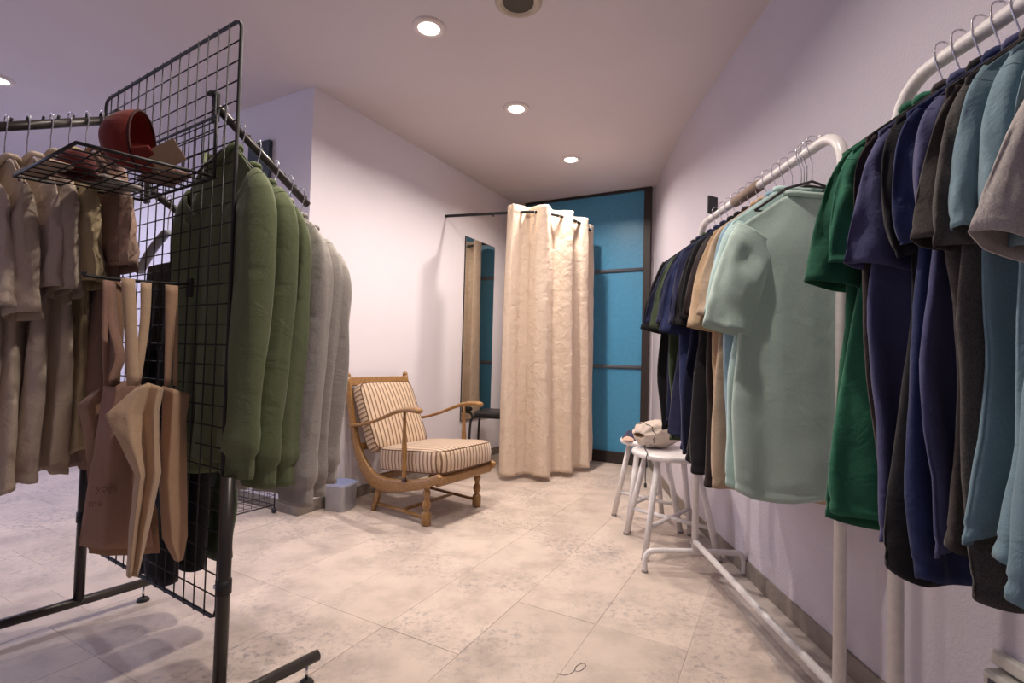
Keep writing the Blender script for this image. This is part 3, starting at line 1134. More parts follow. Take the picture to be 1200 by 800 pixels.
C = dict(
    forest=cloth('forest_green_cotton', (.020, .110, .062)),
    green2=cloth('emerald_cotton', (.030, .155, .090)),
    brownblack=cloth('brown_black_cotton', (.040, .030, .030)),
    black=cloth('black_cotton', (.014, .013, .016)),
    navy=cloth('navy_cotton', (.020, .023, .060)),
    violet=cloth('dusty_violet_blue_cotton', (.074, .076, .165)),
    bluemid=cloth('royal_blue_cotton', (.026, .036, .105)),
    char=cloth('charcoal_brown_marl', (.060, .050, .046), heather=.2),
    char2=cloth('charcoal_marl', (.062, .056, .052), heather=.25),
    light=cloth('light_blue_cotton', (.17, .265, .31)),
    light2=cloth('sky_blue_cotton', (.19, .29, .335)),
    pale=cloth('pale_grey_marl', (.44, .40, .37), heather=.12),
    mint=cloth('mint_cotton', (.49, .62, .56), wrinkle=.22, crease=7),
    mint2=cloth('pale_aqua_cotton', (.48, .64, .62), wrinkle=.25, crease=7),
    ice=cloth('ice_blue_cotton', (.30, .44, .54)),
    sand=cloth('sand_cotton', (.55, .40, .26)),
    sand2=cloth('beige_cotton', (.52, .39, .28)),
    olive=cloth('olive_cotton', (.052, .075, .040)),
    cream=cloth('oatmeal_cotton', (.54, .44, .35), wrinkle=.6),
    butter=cloth('straw_cotton', (.50, .40, .24), wrinkle=.6),
    stone=cloth('stone_cotton', (.57, .47, .39), wrinkle=.6),
    tan=cloth('tan_rose_cotton', (.45, .30, .23), wrinkle=.6),
    brown=cloth('brown_rose_cotton', (.32, .20, .15), wrinkle=.6),
    moss=cloth('moss_green_fleece', (.150, .180, .095), heather=.05, wrinkle=.3),
    grey=cloth('grey_marl_fleece', (.42, .39, .355), heather=.12, wrinkle=.3),
)

# ---- white racks
def white_rack(lab, x0, y0, x1, y1, ztop, foot0=True, foot1=True):
    """x0,y0 = far post, x1,y1 = near post"""
    t = thing('garment_rack', lab, 'clothes rack', ((x0 + x1) / 2, (y0 + y1) / 2, 0), 0, 'white steel garment racks')
    rt = .0155
    R = .095
    far, near = Vector((x0, y0, 0)), Vector((x1, y1, 0))
    d = (near - far).normalized()
    pts = [far + Vector((0, 0, .1)), far + Vector((0, 0, ztop - R))]
    for a in range(15, 90, 15):
        pts.append(far + d * R * (1 - cos(radians(a))) + Vector((0, 0, ztop - R + R * sin(radians(a)))))
    pts.append(far + d * R + Vector((0, 0, ztop)))
    pts.append(near - d * R + Vector((0, 0, ztop)))
    for a in range(75, 0, -15):
        pts.append(near - d * R * (1 - cos(radians(a))) + Vector((0, 0, ztop - R + R * sin(radians(a)))))
    pts += [near + Vector((0, 0, ztop - R)), near + Vector((0, 0, .1))]
    MB().tube(pts, rt, 14).build('upper_frame', M_WHITE, t, smooth=True)
    for P in (far, near):
        fw = .235
        foot = spline([P + Vector((-fw, 0, 0.004)), P + Vector((-fw, 0, .055)), P + Vector((-fw + .012, 0, .085)), P + Vector((-fw + .045, 0, .10)), P + Vector((0, 0, .102)), P + Vector((fw - .045, 0, .10)), P + Vector((fw - .012, 0, .085)), P + Vector((fw, 0, .055)), P + Vector((fw, 0, 0.004))], 4)
        fo = MB().tube(foot, .0135, 12).build('foot', M_WHITE, t, smooth=True)
        for sx in (-fw, fw):
            MB().tube([P + Vector((sx, 0, .006)), P + Vector((sx, 0, 0))], .0145, 12).build('foot_cap', plain('grey_foot', (.25, .23, .22), .6), fo, smooth=True)
    MB().tube([far + Vector((0, 0, .148)), near + Vector((0, 0, .13))], .0135, 12).build('lower_rail', M_WHITE, t, smooth=True)
    for P, z in ((far, .148), (near, .13)):
        MB().tube([P + Vector((-.017, 0, z - .004)), P + Vector((-.022, 0, z - .004))], .006, 10).build('bolt', M_CHROME, t, smooth=True)
    MB().lathe([(.004, 0), (.006, .006), (.004, .012), (.001, .013)], near - d * (R + .01) + Vector((0, 0, ztop + rt - .002)), 10).build('end_stud', M_WHITE, t, smooth=True)
    return t


ZB = 1.65
white_rack('white steel garment rack farther away, its long lower rail fully in view', .890, 2.41, .893, 1.365, ZB)
white_rack('white steel garment rack closest to the camera at the right edge', .890, 1.165, .900, .15, ZB)


def bar_x_far(y):
    return .890 + .003 * (2.41 - y)


def bar_x_near(y):
    return .890 + .010 * (1.165 - y)


G1 = 'tops on the far white rack'
far_rack = [
    # y, material, hem z, label, sleeve len, push
    (2.285, 'black', .70, 'black t-shirt at the far end of the far white rack, against the brown frame', .27, .035),
    (2.225, 'navy', .72, 'dark navy t-shirt second from the far end of the far white rack', .25, .045),
    (2.155, 'olive', .655, 'dark olive green t-shirt between navy ones, hem just above the canvas bag', .27, .035),
    (2.095, 'navy', .68, 'navy t-shirt directly in front of the olive one on the far rack', .25, .02),
    (2.03, 'bluemid', .645, 'brighter navy blue t-shirt beside the black ones, folded sleeve low', .29, .03),
    (1.965, 'navy', .66, 'navy t-shirt between the bright navy and the black t-shirts', .26, .01),
    (1.905, 'black', .61, 'black t-shirt farthest of the three blacks beside the beige ones', .27, .02),
    (1.84, 'black', .60, 'black t-shirt in the middle of three blacks on the far rack', .25, .01),
    (1.78, 'brownblack', .585, 'soft black t-shirt immediately behind the beige ones', .24, .025),
    (1.715, 'sand', .60, 'beige t-shirt just in front of the black ones, far of two', .29, .03),
    (1.665, 'sand2', .575, 'beige t-shirt next to the pale blue one, lowest hem of the beiges', .25, .01),
    (1.615, 'ice', .66, 'pale ice blue t-shirt squeezed between beige and mint', .27, .0),
    (1.565, 'mint2', .625, 'pale aqua t-shirt behind the front mint one, sleeve with a dark seam', .26, .03),
]
for i, (y, c, hem, lab, sl, push) in enumerate(far_rack):
    x = bar_x_far(y)
    z = ZB + .0155
    L = z + SHOULDER_Z - hem
    garment('t_shirt', lab, 't-shirt', G1, (x, y, z), pi + rnd.uniform(-.06, .06), C[c], L=L, HW=.212, T=.021, seed=i + 1, sleeve=sl, near_push=push - .022, far_push=-.05, st=.024, sleeve_w=.085, fold=.013)
y = 1.50
garment('t_shirt', 'large mint green t-shirt shown full front at the near end of the far rack', 't-shirt', G1, (bar_x_far(y) - .005, y, ZB - .0205), pi + .05, C['mint'], L=ZB - .0205 + SHOULDER_Z - .615, HW=.222, T=.024, seed=41, sleeve=.27, near_push=.025, far_push=-.05, st=.028, sleeve_w=.09, fold=.006)
garment('t_shirt', 'forest green t-shirt at the far end of the near rack, outermost green', 't-shirt', 'tops on the near white rack', (bar_x_near(1.05), 1.045, ZB + .0155), pi + .03, C['forest'], L=ZB + SHOULDER_Z - .67, HW=.218, T=.022, seed=51, sleeve=.235, near_push=-.005, far_push=-.06, st=.024, sleeve_w=.08, fold=.010)
G2 = 'tops on the near white rack'
near_rack = [
    (1.005, 'green2', .70, 'emerald green t-shirt second from the far end of the near rack', .25, .03, .020),
    (.960, 'brownblack', .70, 'brown-black t-shirt next to the emerald one on the near rack', .22, -.005, .018),
    (.922, 'violet', .69, 'dusty violet-blue t-shirt with a wide turned sleeve beside the greens', .27, .05, .020),
    (.885, 'black', .655, 'black t-shirt behind the violet-blue hem on the near rack', .24, -.01, .018),
    (.855, 'bluemid', .65, 'royal blue t-shirt with the low broad hem on the near rack', .22, .0, .020),
    (.822, 'violet', .71, 'violet-blue t-shirt with a higher hem right of the low blue one', .22, .0, .016),
    (.792, 'char', .715, 'charcoal brown t-shirt, the farther of the two charcoal ones', .26, .045, .017),
    (.755, 'char2', .66, 'charcoal marl t-shirt with a cuffed sleeve beside the light blue ones', .27, .035, .018),
    (.718, 'light', .765, 'light blue t-shirt with the shortest hem on the near rack', .25, .03, .020),
    (.682, 'light2', .74, 'light blue t-shirt in the middle of three on the near rack', .27, .02, .018),
    (.645, 'light', .68, 'light blue t-shirt nearest the camera with the lowest hem', .29, .02, .020),
    (.612, 'pale', .80, 'pale grey marl t-shirt at the right edge of the photo', .30, .105, .022),
]
for i, (y, c, hem, lab, sl, push, T) in enumerate(near_rack):
    x = bar_x_near(y)
    z = ZB + .0155
    garment('t_shirt', lab, 't-shirt', G2, (x, y, z), pi + rnd.uniform(-.05, .05), C[c], L=z + SHOULDER_Z - hem, HW=.216, T=T, seed=i + 60, sleeve=sl - .055, near_push=push - .062, far_push=-.06, st=.021, sleeve_w=.078, fold=.012)

# hangers: each on the rail, inside its garment
def hang_label(lab):
    w = ('hanger with chrome hook holding the ' + lab.split(',')[0]).split()
    return ' '.join(w[:16])


for i, g in enumerate(far_rack):
    hanger(hang_label(g[3]), (bar_x_far(g[0]), g[0], ZB + .0155), pi, 'hangers in the far rack tops')
hanger('hanger with chrome hook holding the large mint green t-shirt', (bar_x_far(1.50) - .005, 1.50, ZB + .0155), pi + .05, 'hangers in the far rack tops')
for i, g in enumerate(near_rack + [(1.045, 0, 0, 'forest green t-shirt at the far end of the near rack')]):
    hanger(hang_label(g[3]), (bar_x_near(g[0]), g[0], ZB + .0155), pi, 'hangers in the near rack tops')
for y, rz, lab in ((1.535, -.50, 'empty dark hanger turned askew behind the neck of the mint t-shirt'),
                   (1.550, -.28, 'empty dark hanger hung straight behind the neck of the mint t-shirt')):
    hanger(lab, (bar_x_far(y), y, ZB + .0155), pi + rz, 'empty hangers by the mint t-shirt')
# small black size board and a kraft sleeve on the far rack's rail
t = MB().box((.893, 2.27, ZB + .058), (.062, .010, .082), rz=.5, bev=.003).build('size_board', plain('chalk_black', (.03, .028, .035), .6))
tag(t, 'small black board standing on the far end of the far rack rail', 'sign')
t = MB().tube([(bar_x_far(2.03), 2.03, ZB), (bar_x_far(1.83), 1.83, ZB)], .0215, 12).build('rail_sleeve', plain('kraft_paper', (.30, .22, .17), .8), smooth=True)
tag(t, 'brown paper sleeve wrapped round the far rack rail', 'wrapper')

# ------------------------------------------------------------------ wire grid panel and its stand (left)
GL, GR = Vector((-1.525, 1.843, 0)), Vector((-.765, 1.360, 0))
GD = (GR - GL).normalized()
GN = Vector((-GD.y, GD.x, 0))               # away from the camera
GLEN = (GR - GL).length
GZ0, GZ1 = .282, 1.905
grid = thing('wire_grid_panel', 'tall black wire grid panel clamped to the dark steel stand', 'grid panel', (GL + GR) / 2 + Vector((0, 0, GZ0)), 0)


def gp(s, z, off=0.0):
    return GL + GD * s + GN * off + Vector((0, 0, z))


fr = [gp(.025, GZ0), gp(GLEN - .025, GZ0), gp(GLEN - .007, GZ0 + .008), gp(GLEN, GZ0 + .025), gp(GLEN, GZ1 - .025), gp(GLEN - .007, GZ1 - .008), gp(GLEN - .025, GZ1), gp(.025, GZ1), gp(.007, GZ1 - .008), gp(0, GZ1 - .025), gp(0, GZ0 + .025), gp(.007, GZ0 + .008)]
MB().tube(fr, .0052, 8, closed=True).build('outer_frame', M_BLACK, grid, smooth=True)
NV, NH = 16, 29
for i in range(1, NV):
    s = GLEN * i / NV
    MB().tube([gp(s, GZ0 - .006, -.003), gp(s, GZ1 + .007, -.003)], .0021, 5).build('wire', M_BLACK, grid, smooth=True)
for i in range(1, NH):
    z = GZ0 + (GZ1 - GZ0) * i / NH
    MB().tube([gp(-.007, z, .001), gp(GLEN + .004, z, .001)], .0021, 5).build('wire', M_BLACK, grid, smooth=True)

stand = thing('grid_stand', 'dark steel stand of two posts and two long floor tubes holding the wire grid', 'stand', (GL + GR) / 2)
PL, PR = GL - GD * .022, GR + GD * .030
TDIR = Vector((.60, .80, 0))
for P, a0, a1, top in ((PL, -.52, .235, .80), (PR, -.30, .285, .66)):
    MB().tube([P + Vector((0, 0, .07)), P + Vector((0, 0, top))], .0165, 16).build('post', M_POST, stand, smooth=True)
    MB().tube([P + TDIR * a0 + Vector((0, 0, .07)), P + TDIR * a1 + Vector((0, 0, .07))], .0165, 16).build('floor_tube', M_POST, stand, smooth=True)
    for a in (a0 + .03, a1 - .035):
        Q = P + TDIR * a
        o = MB().lathe([(.022, 0), (.022, .004), (.016, .012), (.007, .015)], Q, 16).build('levelling_foot', M_BLACK, stand, smooth=True)
        MB().tube([Q + Vector((0, 0, .014)), Q + Vector((0, 0, .056))], .0045, 8).build('screw', M_CHROME, o, smooth=True)
for z in (.375,):
    o = MB().tube([PR + Vector((0, 0, z - .018)), PR + Vector((0, 0, z + .018))], .0195, 16).build('clamp', M_BLACK, stand, smooth=True)
    MB().box(PR - GD * .022 + Vector((0, 0, z)), (.022, .012, .026), rz=atan2(GD.y, GD.x), bev=.002).build('lug', M_BLACK, o)
    MB().tube([PR - GD * .016 - GN * .016 + Vector((0, 0, z)), PR - GD * .016 + GN * .016 + Vector((0, 0, z))], .006, 10).build('bolt', M_CHROME, o, smooth=True)
    o = MB().tube([PL + Vector((0, 0, z - .018)), PL + Vector((0, 0, z + .018))], .0195, 16).build('clamp', M_BLACK, stand, smooth=True)
    MB().box(PL + GD * .012 + Vector((0, 0, z)), (.022, .012, .026), rz=atan2(GD.y, GD.x), bev=.002).build('lug', M_BLACK, o)


def waterfall_arm(lab, start, dirn, slope, length, r=.0125, knobs=9):
    P = Vector(start)
    E = P + dirn * length - Vector((0, 0, slope * length))
    t = thing('display_arm', lab, 'arm', P, 0, 'sloping display arms on the wire grid')
    MB().tube([P + dirn * .006 - Vector((0, 0, .004)), E], r, 14).build('bar', M_POST, t, smooth=True)
    o = MB().box(P + dirn * .008 + Vector((0, 0, -.012)), (.032, .010, .085), rz=atan2(GD.y, GD.x), bev=.002).build('bracket', M_BLACK, t)
    MB().box(P - dirn * .004 + Vector((0, 0, .027)), (.032, .016, .008), rz=atan2(GD.y, GD.x)).build('hook_lip', M_BLACK, o)
    for k in range(knobs):
        f = .10 + .88 * k / (knobs - 1)
        Q = P.lerp(E, f) + Vector((0, 0, r * .95))
        MB().tube([Q, Q + Vector((0, 0, .012)) - dirn * .003], [.0032, .0042], 8).build('peg', M_BLACK, t, smooth=True)
    return P, E


A1, E1 = waterfall_arm('sloping black arm on the camera side of the grid, carrying the beige shirts', gp(.142, 1.795, -.012), -GN, .49, .50, r=.0145, knobs=13)
A2, E2 = waterfall_arm('sloping black arm beyond the grid, carrying the green and grey sweatshirts', gp(.742, 1.715, .012), GN, .655, .325, knobs=8)
P3_ = on_plane(183, 211, GL, GN)
s3 = (P3_ - GL).dot(GD)
A3, E3 = waterfall_arm('lower sloping black arm beyond the grid, carrying black and olive trousers', gp(s3 - .11, P3_.z, .012), GN, .55, .30, knobs=6)
RZG = atan2(GD.y, GD.x)


def on_arm(A, E, f, r):
    P = A.lerp(E, f)
    P.z += r
    return P


# beige tops on the camera-side arm
G3 = 'beige tops on the sloping arm'
beige = [
    (.09, 'tan', .64, 'tan rose t-shirt closest to the wire grid under the wire shelf', .28, .01),
    (.17, 'brown', .60, 'darker brown rose t-shirt behind the tote bags', .25, -.01),
    (.26, 'butter', .66, 'straw yellow t-shirt between the tan and oatmeal ones', .30, .02),
    (.35, 'cream', .62, 'oatmeal t-shirt with a long turned sleeve, third from the grid shelf', .31, .03),
    (.46, 'stone', .62, 'stone beige t-shirt in the middle of the sloping arm', .28, .02),
    (.56, 'cream', .60, 'oatmeal t-shirt with the widest sleeve, second from the left edge', .33, .03),
    (.68, 'stone', .58, 'stone beige t-shirt cut by the left edge of the photo', .29, .02),
]
for i, (f, c, hem, lab, sl, push) in enumerate(beige):
    P = on_arm(A1, E1, f, .0145)
    garment('t_shirt', lab, 't-shirt', G3, P, RZG + rnd.uniform(-.06, .06), C[c], L=P.z + SHOULDER_Z - hem, HW=.215, T=.026, seed=90 + i, sleeve=sl, near_push=push, far_push=.0, st=.028, sleeve_w=.085, fold=.014)
    hanger(hang_label(lab), P, RZG, 'hangers in the beige tops')

G4 = 'sweatshirts on the sloping arm'
sweats = [
    (.10, 'moss', .66, 'moss green sweatshirt nearest the wire grid, its dark front seen through the wires', .83, .0),
    (.27, 'moss', .66, 'middle one of the three moss green sweatshirts', .83, .0),
    (.43, 'moss', .655, 'moss green sweatshirt next to the grey ones', .80, .0),
    (.62, 'grey', .56, 'grey marl sweatshirt next to the green ones, cuff lowest and fully in view', .83, .02),
    (.78, 'grey', .56, 'middle grey marl sweatshirt, only its shoulder and sleeve edge showing', .78, .0),
    (.92, 'grey', .54, 'grey marl sweatshirt at the outer tip of the sloping arm', .72, .0),
]
for i, (f, c, hem, lab, sl, push) in enumerate(sweats):
    P = on_arm(A2, E2, f, .0125)
    garment('sweatshirt', lab, 'sweatshirt', G4, P, RZG + rnd.uniform(-.04, .04), C[c], L=P.z + SHOULDER_Z - hem - .02, HW=.188, T=.024, seed=120 + i, sleeve=sl, long=True, near_push=push, far_push=-.01, st=.036, sleeve_w=.100, fold=.012)
    hanger(hang_label(lab), P, RZG, 'hangers in the sweatshirts')


def trousers(name, label, P, rz, mat, L, seed, HW=.17):
    t = thing(name, label, 'trousers', P, rz, 'trousers hung behind the wire grid')
    def waist(u, v):
        a = 2 * pi * u
        x = HW * (1 - .12 * (1 - v)) * sg(cos(a), .7)
        y = (.012 + .016 * v) * sg(sin(a), .8) + .008 * sin(9 * x / HW + seed) * v
        return Vector((x, y, -.22 - v * .30))
    MB().grid(waist, 48, 12, closeu=True).build('waist', mat, t, smooth=True, local=True, solid=.002)
    for sd in (-1, 1):
        def leg(u, v):
            a = 2 * pi * u
            w = .085 * (1 - .22 * v)
            x = sd * (HW * .5) + w * sg(cos(a), .8) - sd * .01 * v
            y = (.024 + .010 * v) * sg(sin(a), .8) + .014 * noise.noise(Vector((x * 14, v * 5, seed)))
            return Vector((x, y, -.50 - v * (L - .50)))
        MB().grid(leg, 32, 26, closeu=True).build('trouser_leg', mat, t, smooth=True, local=True, solid=.002)
    return t


for i, (f, c, L, lab) in enumerate(((.25, 'black', 1.28, 'black trousers on a grey blue hanger, nearest the grid'),
                                    (.52, 'black', 1.22, 'black trousers on the second grey blue hanger'),
                                    (.85, 'olive', 1.16, 'dark olive trousers at the tip of the lower arm'))):
    P = on_arm(A3, E3, f, .0125)
    trousers('trousers', lab, P, RZG + (-.05, .04, .02)[i], C[c], L, 31 + i)
    hanger('broad plastic hanger with the ' + lab.replace(' on a grey blue hanger', '').replace('on the second grey blue hanger', 'second from the grid'), P, RZG, 'plastic hangers behind the grid', style='plastic')

# ------------------------------------------------------------------ wire shelf with caps
shelf = thing('wire_shelf', 'black wire shelf hooked on the grid, carrying the red cap', 'shelf', gp(.59, 1.475, -.005))
S_A, S_B, DEP, DROP = .362, .815, .31, .018


def sp_(s, d):
    return gp(s, 1.478 - DROP * d / DEP, -.006 - d)


MB().tube([sp_(S_A, 0), sp_(S_B, 0), sp_(S_B, DEP), sp_(S_A, DEP)], .0045, 8, closed=True).build('shelf_frame', M_BLACK, shelf, smooth=True)
for i in range(1, 9):
    s = S_A + (S_B - S_A) * i / 9
    MB().tube([sp_(s, 0) - Vector((0, 0, .003)), sp_(s, DEP) - Vector((0, 0, .003))], .0021, 5).build('wire', M_BLACK, shelf, smooth=True)
for i in range(1, 6):
    MB().tube([sp_(S_A, DEP * i / 6), sp_(S_B, DEP * i / 6)], .0021, 5).build('wire', M_BLACK, shelf, smooth=True)
MB().tube([gp(S_A, 1.478, -.012), gp(S_A, 1.65, -.012), gp(S_B, 1.65, -.012), gp(S_B, 1.478, -.012)], .0042, 8).build('back_frame', M_BLACK, shelf, smooth=True)
for i in range(1, 12):
    s = S_A + (S_B - S_A) * i / 12
    MB().tube([gp(s, 1.478, -.012), gp(s, 1.65, -.012)], .0018, 5).build('wire', M_BLACK, shelf, smooth=True)
for z in (1.52, 1.56, 1.605, 1.635):
    MB().tube([gp(S_A, z, -.014), gp(S_B, z, -.014)], .0018, 5).build('wire', M_BLACK, shelf, smooth=True)
for s in (S_A + .0, S_B - .0):
    MB().tube([gp(s, 1.54, -.012), sp_(s, .05)], .003, 6).build('brace', M_BLACK, shelf, smooth=True)

M_RED = cloth('brick_red_twill', (.20, .030, .022), wrinkle=.3)
M_REDIN = cloth('dark_red_lining', (.055, .012, .012), wrinkle=.3)


def baseball_cap(lab, loc, rz, mat, inner, tilt=0.0, sc=1.0):
    t = thing('baseball_cap', lab, 'cap', loc, rz, 'caps on the wire shelf')
    R = .092 * sc
    def crown(u, v):
        a = 2 * pi * u
        ph = v * pi / 2
        r = R * cos(ph) ** .75 if ph < pi / 2 - 1e-3 else .001
        seam = 1 - .012 * (abs(sin(3 * a)) < .12)
        return Vector((r * cos(a) * 1.02 * seam, r * sin(a) * .90 * seam, .118 * sc * sin(ph) ** .9 + .004))
    MB().grid(crown, 48, 16, closeu=True).build('crown', mat, t, smooth=True, local=True, solid=.003)
    def brim(u, v):
        a = radians(-62 + 124 * u)
        r0 = R
        ext = .072 * sc * (cos(a * .9)) ** .6
        r = r0 * .98 + ext * v
        x = r * cos(a)
        y = r * sin(a) * .90
        return Vector((x, y, .006 - .030 * v * 0 - .018 * (y / R) ** 2 * v * 0 + .004 * v))
    MB().grid(brim, 28, 8).build('brim', mat, t, smooth=True, local=True, solid=.004)
    MB().lathe([(.0, .006), (.005, .004), (.007, 0)], (0, 0, .121 * sc), 10, cap=False).build('button', mat, t, smooth=True, local=True)
    return t


zs = 1.478
# the red cap stands on its rear edge: crown towards the camera-left, opening to the right
cap = thing('baseball_cap', 'brick red cap standing on the wire shelf with its opening to the right', 'cap', gp(.640, 1.474, -.165) + Vector((0, 0, .004)), .22, 'caps on the wire shelf')
R = .082


def crown2(u, v):                           # axis along +X (opening), crown bulges to -X
    a = 2 * pi * u
    ph = v * pi / 2
    r = R * max(.01, cos(ph)) ** .9
    dent = 1 - .05 * smooth01((cos(a) - .6) * 3) * v
    return Vector((.045 - .095 * sin(ph), r * sin(a) * .92, R + r * cos(a) * dent * 1.0 - .001))


MB().grid(crown2, 48, 16, closeu=True).build('crown', M_RED, cap, smooth=True, local=True, solid=.003)
MB().tube([crown2(i / 40, 0) for i in range(40)], .0035, 6, closed=True).build('sweatband', M_REDIN, cap, smooth=True, local=True)


def brim2(u, v):
    a = radians(180 - 60 + 120 * u)
    ext = .062 * max(0, cos(a - pi)) ** .5
    return Vector((.045 + ext * v, R * .92 * sin(a), R + (R * cos(a)) + .010 * v))


MB().grid(brim2, 28, 8).build('brim', M_RED, cap, smooth=True, local=True, solid=.004)
MB().tube([crown2(0.0, .97) + Vector((-.004, 0, 0)), crown2(0.0, .97) + Vector((.004, 0, 0))], .006, 8).build('button', M_RED, cap, smooth=True, local=True)
o = MB().box(gp(.770, 1.509, -.115), (.085, .0012, .060), M=Matrix.Rotation(RZG + .5, 3, 'Z') @ Matrix.Rotation(-.45, 3, 'Y') @ Matrix.Rotation(.35, 3, 'X')).build('price_card', plain('kraft_card', (.42, .29, .17), .8))
tag(o, 'kraft card tag leaning beside the opening of the red cap', 'tag')
# a dark red cap lying flat and some beige folded pieces on the shelf
baseball_cap('dark red cap lying flat on the outer half of the wire shelf', sp_(.50, .215) + Vector((0, 0, .003)), RZG + 2.6, cloth('dark_red_twill', (.13, .024, .02)), M_REDIN, sc=.55)
o = MB().box(sp_(.47, .275) + Vector((0, 0, .009)), (.20, .06, .012), rz=RZG + .05, bev=.004).build('folded_cloth', C['sand2'])
tag(o, 'beige folded piece lying at the outer edge of the wire shelf', 'cloth')
o = MB().box(sp_(.44, .12) + Vector((0, 0, .012)), (.12, .12, .016), rz=RZG + .3, bev=.006).build('folded_cloth', C['pale'])
tag(o, 'pale grey folded piece on the shelf behind the red cap', 'cloth')
o = MB().box(sp_(.66, .065) + Vector((0, 0, .011)), (.16, .09, .014), rz=RZG - .1, bev=.005).build('folded_cloth', C['brown'])
tag(o, 'brown folded piece on the shelf under the kraft card', 'cloth')

# ------------------------------------------------------------------ hook prong and tote bags
HP = gp(.70, 1.184, -.006)
HE = HP - GN * .235 - Vector((0, 0, .012))
hk = thing('grid_hook', 'long black prong hook clipped on the grid, holding the tote bags', 'hook', HP)
MB().tube(spline([HP + Vector((0, 0, .0)), HP - GN * .08 - Vector((0, 0, .008)), HE, HE - GN * .012 + Vector((0, 0, .010))], 6), .0042, 8).build('prong', M_BLACK, hk, smooth=True)
MB().box(HP - GN * .003 - Vector((0, 0, .012)), (.030, .008, .055), rz=RZG, bev=.002).build('clip_plate', M_BLACK, hk)


def tote(label, mat_out, depth, rows, straps, group='tote bags on the hook', thick=.012, seed=0):
    """rows: list of (y_px, [(x_px, depth offset), ...]) measured across the bag; built at its own distance"""
    n = max(len(r[1]) for r in rows)
    d0 = Vector((-.63, .776, 0)).normalized()          # view direction towards the bags
    right = Vector((d0.y, -d0.x, 0))
    base = EYE + d0 * depth
    def P(x, y, off):
        q = on_plane(x, y, (base.x, base.y, 0), d0)
        return q + d0 * off
    # resample rows smoothly
    ks = 24
    def at(row, u):
        pts = row[1]
        f = u * (len(pts) - 1)
        i = min(int(f), len(pts) - 2)
        g = f - i
        return pts[i][0] * (1 - g) + pts[i + 1][0] * g, pts[i][1] * (1 - g) + pts[i + 1][1] * g
    front = []
    ys = []
    for j in range(len(rows) - 1):
        m = 7
        for q in range(m if j < len(rows) - 2 else m + 1):
            g = q / m
            line = []
            for i in range(ks + 1):
                u = i / ks
                xa, oa = at(rows[j], u)
                xb, ob = at(rows[j + 1], u)
                y = rows[j][0] * (1 - g) + rows[j + 1][0] * g
                ya = rows[j][2](u) if len(rows[j]) > 2 else 0
                yb = rows[j + 1][2](u) if len(rows[j + 1]) > 2 else 0
                line.append((xa * (1 - g) + xb * g, y + ya * (1 - g) + yb * g, oa * (1 - g) + ob * g))
            front.append(line)
    H = len(front)
    lx, ly = P(*front[H // 2][ks // 2]).x, P(*front[H // 2][ks // 2]).y
    t = thing('tote_bag', label, 'tote bag', (lx, ly, P(*front[-1][ks // 2]).z), 0, group)
    vs = []
    for side in (0, 1):
        for j, line in enumerate(front):
            for i, (x, y, o_) in enumerate(line):
                e = sin(pi * i / ks) ** .5
                nz = .004 * noise.noise(Vector((x * .09, y * .05, seed + side * 5)))
                vs.append(P(x, y, o_ + (thick * e if side else -thick * .3 * e) + nz))
    w = ks + 1
    fs = []
    for side in (0, 1):
        b0 = side * H * w
        for j in range(H - 1):
            for i in range(ks):
                fs.append((b0 + j * w + i, b0 + j * w + i + 1, b0 + (j + 1) * w + i + 1, b0 + (j + 1) * w + i))
    for j in range(H - 1):
        for i in (0, ks):
            fs.append((j * w + i, (j + 1) * w + i, H * w + (j + 1) * w + i, H * w + j * w + i))
    for i in range(ks):
        j = H - 1
        fs.append((j * w + i, j * w + i + 1, H * w + j * w + i + 1, H * w + j * w + i))
    MB().add(vs, fs).build('bag_body', mat_out, t, smooth=True, solid=.0012, angle=1)
    for (pts, wd) in straps:
        q = [P(x, y, o_) for x, y, o_ in pts]
        q = spline(q, 6)
        b = MB()
        vs = []
        for k, p in enumerate(q):
            f = k / (len(q) - 1)
            tw = (wd[0] * (1 - f) + wd[1] * f)
            yaw = wd[2] * (1 - f) + wd[3] * f
            rr = right * cos(yaw) + d0 * sin(yaw)
            vs += [p - rr * tw / 2, p + rr * tw / 2]
        b.add(vs, [(2 * k, 2 * k + 1, 2 * k + 3, 2 * k + 2) for k in range(len(q) - 1)])
        b.build('strap', mat_out, t, smooth=True, solid=.002)
    return t


T_PINK = cloth('dusty_pink_canvas', (.40, .24, .18), wrinkle=.3, crease=7)
T_TAN = cloth('tan_canvas', (.47, .30, .19), wrinkle=.3, crease=7)
T_LIGHT = cloth('light_tan_canvas', (.58, .41, .27), wrinkle=.3, crease=7)
T_BROWN = cloth('brown_canvas', (.34, .20, .125), wrinkle=.3, crease=7)

